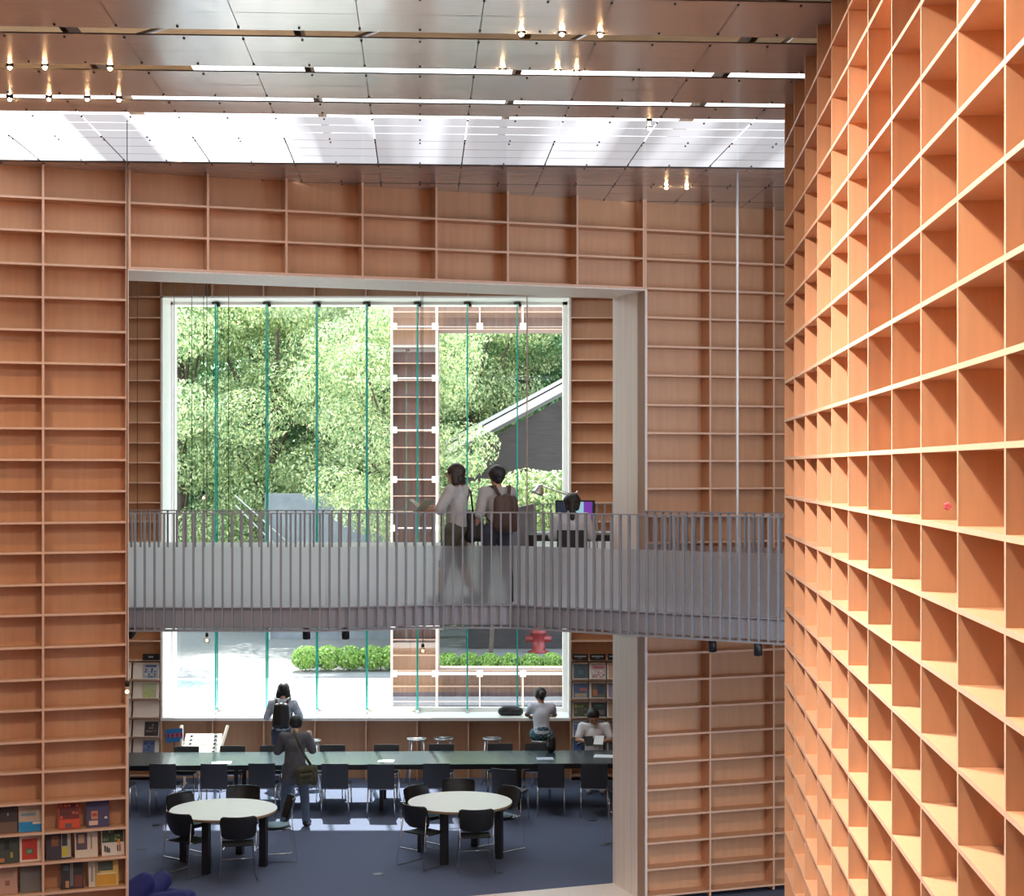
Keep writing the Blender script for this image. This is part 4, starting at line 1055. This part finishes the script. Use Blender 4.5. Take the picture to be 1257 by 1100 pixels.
# pink note stuck on the big shelf
pp = MB()
for a in range(5):
    t = a*72; pp.sphere((.008*math.cos(R(t)), 0, .008*math.sin(R(t))), .009, flat(235, 110, 130), 8, 6, (1, .5, 1))
p = P(1171, 617, 7.2); o = pp.obj('paper_flower', None, True, (1.80, 6.80, EYE-.16)); tag(o, 'tiny pink paper flower clipped to the big right bookcase', 'ornament')

# ------------------------------------------------------------------ outdoors
struct(MB().box((-40, GY+.3, -.32), (40, 100, -.3), M_court).obj('ground_outdoors'), 'sunlit pale forecourt outside the window')
struct(MB().box((-25, 43.2, -.3), (20, 70, -.29), M_pave).obj('paving'), 'brick paving beyond the forecourt')
gr_ = MB().prism([(-10.2, 38.2), (-6.9, 38.2), (-7.3, 42.6), (-10.4, 42.6)], -.3, -.285, M_gravel).obj('gravel_patch'); tag(gr_, 'blue-grey gravel patch outside the left window bay', 'gravel', kind='stuff')
# outdoor shelf building behind glass
EY = 33.9; EXL, EXR = -2.49, -1.535
ROWX = [4.25+EYE, 3.91+EYE, 3.565+EYE, 3.22+EYE]+ROWZ
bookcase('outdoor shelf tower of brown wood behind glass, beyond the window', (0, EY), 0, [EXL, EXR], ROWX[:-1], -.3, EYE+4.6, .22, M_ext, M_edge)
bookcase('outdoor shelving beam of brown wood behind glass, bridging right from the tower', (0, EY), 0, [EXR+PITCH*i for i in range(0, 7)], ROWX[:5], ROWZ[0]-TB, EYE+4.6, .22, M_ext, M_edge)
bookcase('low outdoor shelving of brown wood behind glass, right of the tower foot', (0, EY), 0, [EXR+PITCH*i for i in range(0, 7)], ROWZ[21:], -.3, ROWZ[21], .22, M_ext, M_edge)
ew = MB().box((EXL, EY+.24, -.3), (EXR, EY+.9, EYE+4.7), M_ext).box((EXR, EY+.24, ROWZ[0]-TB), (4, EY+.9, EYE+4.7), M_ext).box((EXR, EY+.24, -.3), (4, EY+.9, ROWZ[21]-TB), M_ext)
ew.box((EXL-.1, EY-.6, EYE+4.7), (9, EY+6, EYE+4.9), M_white).box((EXL, EY+.24, EYE+4.9), (9, EY+5, EYE+13), M_ext)  # topmost block is unseen, added to keep sun off the right floor
struct(ew.obj('wall_outdoor'), 'core of the outdoor shelf building, with an unseen block added above for shade')
eg = thing('glass_facade', 'outer glass skin with white clamps in front of the outdoor shelves', 'glass facade', (0, EY-.55, 0))
gy = 0
nodez = [ROWX[1], ROWZ[0], ROWZ[3], ROWZ[6], ROWZ[9], ROWZ[12], ROWZ[15], ROWZ[18], ROWZ[21]]
k_ = (EY-.55)/EY
gxl, gxr = (481-CX)/F*(EY-.55), (536-CX)/F*(EY-.55)
zz = [z_*1.0 for z_ in nodez]
for i in range(len(zz)-1):
    z1_, z0_ = zz[i]-.006, zz[i+1]+.006
    MB().poly([(gxl, 0, z0_), (gxr, 0, z0_), (gxr, 0, z1_), (gxl, 0, z1_)], M_glass_ext).obj('glass_pane', eg)
gx = [gxr+i*.875 for i in range(5)]
for i in range(4):
    MB().poly([(gx[i]+.006, 0, zz[1]+.0), (gx[i+1]-.006, 0, zz[1]), (gx[i+1]-.006, 0, zz[0]), (gx[i]+.006, 0, zz[0])], M_glass_ext).obj('glass_pane', eg)
    MB().poly([(gx[i]+.006, 0, -.3), (gx[i+1]-.006, 0, -.3), (gx[i+1]-.006, 0, zz[-1]), (gx[i]+.006, 0, zz[-1])], M_glass_ext).obj('glass_pane', eg)
MB().poly([(gxl, 0, -.3), (gxr, 0, -.3), (gxr, 0, zz[-1]-.01), (gxl, 0, zz[-1]-.01)], M_glass_ext).obj('glass_pane', eg)
cl = MB().box((-.065, -.05, -.065), (.065, .0, .065), M_white).box((-.02, 0, -.02), (.02, .5, .02), M_alu).mesh('clamp')
for z_ in zz:
    for x in (gxl+.04, gxr-.03): mobj('clamp', cl, eg, (x, 0, z_))
for x in gx[1:4]:
    for z_ in (zz[1], zz[-1]): mobj('clamp', cl, eg, (x, 0, z_))
ge = MB()
for x in (gxl, gxr): ge.box((x-.02, -.01, -.3), (x+.02, .01, EYE+4.5), M_white)
for z_ in zz[:-1]: ge.box((gxl, -.012, z_-.012), (gxr, .012, z_+.012), M_white)
ge.box((gxl, -.014, zz[-1]-.03), (gx[-1], .014, zz[-1]+.03), M_white)
ge.box((gxr, -.012, zz[1]-.02), (gx[-1], .012, zz[1]+.0), M_alu)
for x in gx[1:4]: ge.box((x-.012, -.01, -.3), (x+.012, .01, zz[-1]), M_white).box((x-.012, -.01, zz[1]), (x+.012, .01, zz[0]), M_white)
ge.obj('edge_strip', eg)

# trees
def leaf_cloud(blobs, n, size, m, name, seed):
    r = random.Random(seed); vs = []; fs = []
    tot = sum(b[1]**2 for b in blobs)
    for c, rad, sq in blobs:
        k = int(n*rad*rad/tot)
        for _ in range(k):
            while True:
                d = Vector((r.gauss(0, 1), r.gauss(0, 1), r.gauss(0, 1)))
                if d.length > .1: break
            d.normalize()
            rr = rad*(1-.45*r.random()**2)
            p = Vector(c)+Vector((d.x*rr, d.y*rr, d.z*rr*sq))
            nrm = (d+Vector((r.uniform(-.8, .8), r.uniform(-.8, .8), r.uniform(-.3, 1.0)))).normalized()
            t1 = nrm.cross(Vector((r.uniform(-1, 1), r.uniform(-1, 1), r.uniform(-.4, .4)))).normalized(); t2 = nrm.cross(t1)
            L = size*r.uniform(.6, 1.3); W = L*.5
            i0 = len(vs)
            vs += [p-t1*L*.5, p+t2*W*.5, p+t1*L*.5-nrm*L*.12, p-t2*W*.5]
            fs.append((i0, i0+1, i0+2, i0+3))
    me = bpy.data.meshes.new(name); me.from_pydata([tuple(v) for v in vs], [], fs); me.materials.append(m); me.update(); return me
def tree_blobs(seed, H, Rr, n=16, z0=.2):
    r = random.Random(seed); out = []
    for i in range(n):
        a = r.uniform(0, 6.28); q_ = Rr*math.sqrt(r.random())*.8; h = H*(z0+(1-z0)*r.random())
        out.append(((q_*math.cos(a), q_*math.sin(a), h), Rr*r.uniform(.28, .42), .62))
    return out
crowns = []
for i, (m_, sz, nl) in enumerate([(M_leafA, .115, 52000), (M_leafA, .12, 52000), (M_leafB, .15, 34000), (M_leafB, .16, 30000)]):
    bl = tree_blobs(20+i, 10.5, 3.4, 34, .14)
    crowns.append((leaf_cloud(bl, nl, sz, m_, 'foliage', 50+i), bl))
def tree(ci, x, y_, sc_, rz, label):
    t_ = thing('leafy_tree', label, 'tree', (x, y_, -.3), rz, 'trees beyond the window')
    me, bl = crowns[ci]
    mobj('foliage', me, t_).scale = (sc_, sc_, sc_)
    tr = MB().tube([(0, 0, 0), (.05, .02, 2.2), (-.08, .05, 5), (.1, 0, 9)], .2, M_bark, 10, [.24, .18, .13, .05])
    for c, rad, _ in bl[:9]:
        h = c[2]*.6; tr.tube([(0, 0, h), (c[0]*.5, c[1]*.5, (h+c[2])*.5+.2), c], .05, M_bark, 6, [.07, .045, .02])
    o = tr.obj('trunk', t_, True); o.scale = (sc_, sc_, sc_)
tree(0, -8.3, 57.5, 1.15, 0, 'bright sunlit leafy tree filling the left of the window, between the first fins')
tree(1, -4.8, 57, 1.2, 1.0, 'bright sunlit leafy tree directly left of the outdoor shelf tower')
tree(1, -3.35, 48.6, .95, 3.0, 'bright tree standing behind the outdoor tower, crown spreading left over the paving')
tree(0, -12.6, 48, 1.15, 1.2, 'bright tree standing outside the left window frame, crown reaching in')
tree(1, -11.8, 59, 1.2, 2.2, 'bright leafy tree at the left window frame')
tree(2, -10, 65, 1.5, .5, 'deep green tree behind the bright ones, far left')
tree(3, -5.0, 65, 1.5, 2.5, 'deep green tree behind the bright ones, near the tower')
tree(2, .6, 62, 1.4, 1.7, 'deep green tree seen through the outdoor opening, left of the pale roof')
tree(3, 4.4, 63, 1.45, 3.3, 'deep green tree seen through the outdoor opening, behind the roof ridge')
tree(0, -1.6, 58.5, 1.1, 4.0, 'mid green tree just right of the outdoor shelf tower')
tree(3, -15, 66, 1.5, 5.0, 'deep green tree partly hidden by the left window frame')
# shrubs in front of roof
def shrub(x, y_, w_, h_, m_, n, sz, label, seed, d_=.6):
    r = random.Random(seed); bl = []
    k = max(3, int(w_/.5))
    for i in range(k): bl.append(((-w_/2+w_*(i+.5)/k, r.uniform(-d_/2, d_/2)*.5, h_*.5), h_*.55, .8))
    t_ = thing('hedge' if w_ > 2.5 else 'shrub', label, 'hedge' if w_ > 2.5 else 'shrub', (x, y_, -.3))
    mobj('foliage', leaf_cloud(bl, n, sz, m_, 'foliage', seed), t_)
    MB().tube([(-w_*.3, 0, 0), (-w_*.28, 0, h_*.5)], .02, M_bark).tube([(w_*.3, 0, 0), (w_*.28, 0, h_*.5)], .02, M_bark).tube([(0, 0, 0), (0, 0, h_*.6)], .03, M_bark).obj('stem', t_)
shrub(-4.4, 44.5, 2.9, .75, M_hedge, 5000, .10, 'low bright green hedge on the paving left of the outdoor tower', 5)
shrub(-.05, 44.5, 3.9, .55, M_hedge, 6000, .09, 'low bright green hedge seen through the outdoor opening', 6)
rise = thing('shrub', 'tall sunlit bush under the pale sloping roof', 'shrub', (-.6, 45.8, -.3))
mobj('foliage', leaf_cloud([((x_, y2, z2), .75, .6) for x_, y2, z2 in [(random.uniform(-1.2, 2.6), random.uniform(-.6, .6), random.uniform(3.0, 5.2)) for _ in range(16)]]+[((-.7, 0, 5.6), .6, .6)], 9000, .16, M_leafA, 'foliage', 9), rise)
MB().tube([(0, 0, 0), (.1, 0, 2.2), (.3, 0, 4)], .06, M_bark).tube([(0, 0, 1.4), (-.7, 0, 3)], .04, M_bark).tube([(.1, 0, 2.2), (1.4, 0, 4.2)], .04, M_bark).obj('stem', rise)
# house with a sloping pale roof
hy = 50.0
A = P(560, 540, hy); Bp = P(690, 470, hy)
hs = thing('outbuilding', 'dark sided outbuilding with a pale sloping metal roof, right of the tower', 'building', (A.x, hy, -.3))
d = Bp-A
hw_ = MB(); 
pts = [(.3, 0, 0), (9, 0, 0), (9, 0, d.z*9/d.x+A.z+.3-.45), (.3, 0, A.z+.3-.35)]
n0 = len(hw_.v); hw_.poly(pts, M_siding); hw_.poly([(p_[0], 4, p_[2]) for p_ in reversed(pts)], M_siding); hw_.poly([pts[0], pts[3], (pts[3][0], 4, pts[3][2]), (pts[0][0], 4, 0)], M_siding)
hw_.obj('siding_wall', hs)
rf = MB(); sl_ = d.z/d.x
for (za, zb, ya, m_) in ((0, .12, -.5, M_roofm), (-.28, -.05, -.42, M_white)):
    p0 = (-.3, ya, A.z+.3-.3*sl_+za); p1 = (9, ya, A.z+.3+9*sl_+za); p2 = (9, ya, A.z+.3+9*sl_+zb); p3 = (-.3, ya, A.z+.3-.3*sl_+zb)
    rf.poly([p0, p1, p2, p3], m_); rf.poly([p3, p2, (9, 4.3, p2[2]), (-.3, 4.3, p3[2])], m_); rf.poly([p1, p0, (-.3, 4.3, p0[2]), (9, 4.3, p1[2])], m_); rf.poly([p0, p3, (-.3, 4.3, p3[2]), (-.3, 4.3, p0[2])], m_)
rf.obj('roof', hs)
MB().box((2.2, -.04, 2.0), (3.0, 0, 3.6), M_conc).obj('window', hs)
# concrete retaining wall with rail, left
cw = thing('retaining_wall', 'pale concrete retaining wall with a stair rail under the trees', 'wall', (P(325, 640, 53).x, 53, -.3))
MB().prism([(0, 0), (5.6, 0), (5.6, .4), (0, .4)], 0, EYE-(606-CY)/F*53+.3, M_conc).obj('concrete_face', cw)
MB().tube([(-.9, -.3, EYE-.9), (0.2, -.3, EYE-2.0), (.9, -.3, EYE-2.6)], .03, M_alu).tube([(-.9, -.3, EYE-.6), (0.9, -.3, EYE-2.2)], .03, M_alu).tube([(0.2, -.3, 0), (0.2, -.3, EYE-1.6)], .03, M_alu).obj('stair_rail', cw)
# bank closing the distance
bkk = MB().poly([(-45, 68, -.3), (45, 68, -.3), (45, 80, 9), (-45, 80, 9)], M_earth).poly([(-45, 80, 9), (45, 80, 9), (45, 98, 24), (-45, 98, 24)], M_leafB)
struct(bkk.obj('hillside'), 'wooded bank behind the trees')
far_h = thing('thicket', 'dense dark thicket closing the view behind all the trees', 'thicket', (-4, 70, -.3))
mobj('foliage', leaf_cloud([((x*2.6, random.uniform(-1, 1), z_*2.8+1), 2.3, .9) for x in range(-7, 8) for z_ in range(6)], 26000, .42, M_leafB, 'foliage', 77), far_h)
MB().tube([(0, 0, 0), (0, 0, 8)], .15, M_bark).tube([(5, 0, 0), (5, 0, 8)], .15, M_bark).tube([(-6, 0, 0), (-6, 0, 8)], .15, M_bark).obj('trunks', far_h)
# red standpipe
rd = thing('hydrant', 'red hydrant on the paving seen low through the outdoor opening', 'hydrant', (P(661, 790, 49).x, 49, -.3))
MB().lathe((0, 0, 0), [(.3, 0), (.3, .06), (.2, .08), (.2, .55), (.25, .58), (.25, .64), (.19, .7), (.12, .82), (.05, .85), (.04, .92)], M_red, 16).obj('body', rd, True)
MB().tube([(-.38, 0, .42), (.38, 0, .42)], .1, M_red, 10).obj('outlets', rd, True)

# ------------------------------------------------------------------ lights, camera, world
def area(name, loc, size, sy, energy, col, rot=(0, 0, 0), spread=None):
    l = bpy.data.lights.new(name, 'AREA'); l.shape = 'RECTANGLE'; l.size = size; l.size_y = sy; l.energy = energy; l.color = col
    if spread: l.spread = R(spread)
    o = bpy.data.objects.new(name, l); COL.objects.link(o); o.location = loc; o.rotation_euler = rot; return o
sun = bpy.data.lights.new('sun', 'SUN'); sun.energy = 15; sun.angle = R(.6); sun.color = (1, .96, .88)
so = bpy.data.objects.new('sun', sun); COL.objects.link(so)
sd = Vector((.10, -.60, -1.0)).normalized()
so.rotation_euler = sd.to_track_quat('-Z', 'Y').to_euler()
area('fill_near', (-6.4, 8.0, CZ-.05), 4, 5, 85, (.92, .95, 1))  # added general fill under the ceiling, no opening of its own
area('fill_back', (-3.5, -2.4, CZ-.05), 8, 2.5, 20, (.90, .95, 1))  # added fill from behind the camera, source never in view
area('fill_far', (-1.5, 23.8, CZ-.05), 7, 4.5, 260, (.95, .97, 1))  # added area light to lift the far room, no fixture there
area('skylight_side', (-.5, 9.6, CZ-.03), .4, .5, 540, (1, .86, .82), (0, R(-24), 0), 120)
area('skylight_side_near', (-.3, 5.6, CZ-.03), .4, .5, 200, (1, .80, .64), (0, R(-28), 0), 120)
def spot(name, loc, tgt, e, ang, col, r=.1, blend=.6):
    l = bpy.data.lights.new(name, 'SPOT'); l.energy = e; l.spot_size = R(ang); l.spot_blend = blend; l.color = col; l.shadow_soft_size = r
    o = bpy.data.objects.new(name, l); COL.objects.link(o); o.location = loc
    o.rotation_euler = (Vector(tgt)-Vector(loc)).to_track_quat('-Z', 'Y').to_euler(); return o
area('skylight_side', (-.3, 10.1, CZ-.03), .5, 1.3, 330, (1, .82, .68))
spot('fill_spot_left', (-5.2, 13.5, CZ-.1), (-5.4, 17.3, 3.2), 260, 70, (1, .70, .45), .2)  # added warm spot without a fixture, brightens the left bookcase
W = bpy.data.worlds.new('World'); S.world = W; W.use_nodes = True
bgd = W.node_tree.nodes['Background']; bgd.inputs[0].default_value = (.74, .87, 1, 1); bgd.inputs[1].default_value = 4.5

cam = bpy.data.cameras.new('cam'); co_ = bpy.data.objects.new('camera', cam); COL.objects.link(co_)
cam.sensor_fit = 'HORIZONTAL'; cam.sensor_width = 36; cam.lens = F/1257*36
cam.shift_y = (574-550)/1257; cam.shift_x = 0
co_.location = (0, 0, EYE); co_.rotation_euler = (R(90), 0, 0); cam.clip_end = 300
S.camera = co_
S.view_settings.view_transform = 'Standard'; S.view_settings.look = 'None'
S.view_settings.exposure = 0; S.view_settings.gamma = 1; S.view_settings.use_curve_mapping = False
S.cycles.use_denoising = True; S.cycles.sample_clamp_indirect = 6
S.cycles.max_bounces = 10; S.cycles.diffuse_bounces = 5; S.cycles.glossy_bounces = 5; S.cycles.transmission_bounces = 6; S.cycles.transparent_max_bounces = 16
S.cycles.caustics_reflective = False; S.cycles.caustics_refractive = False
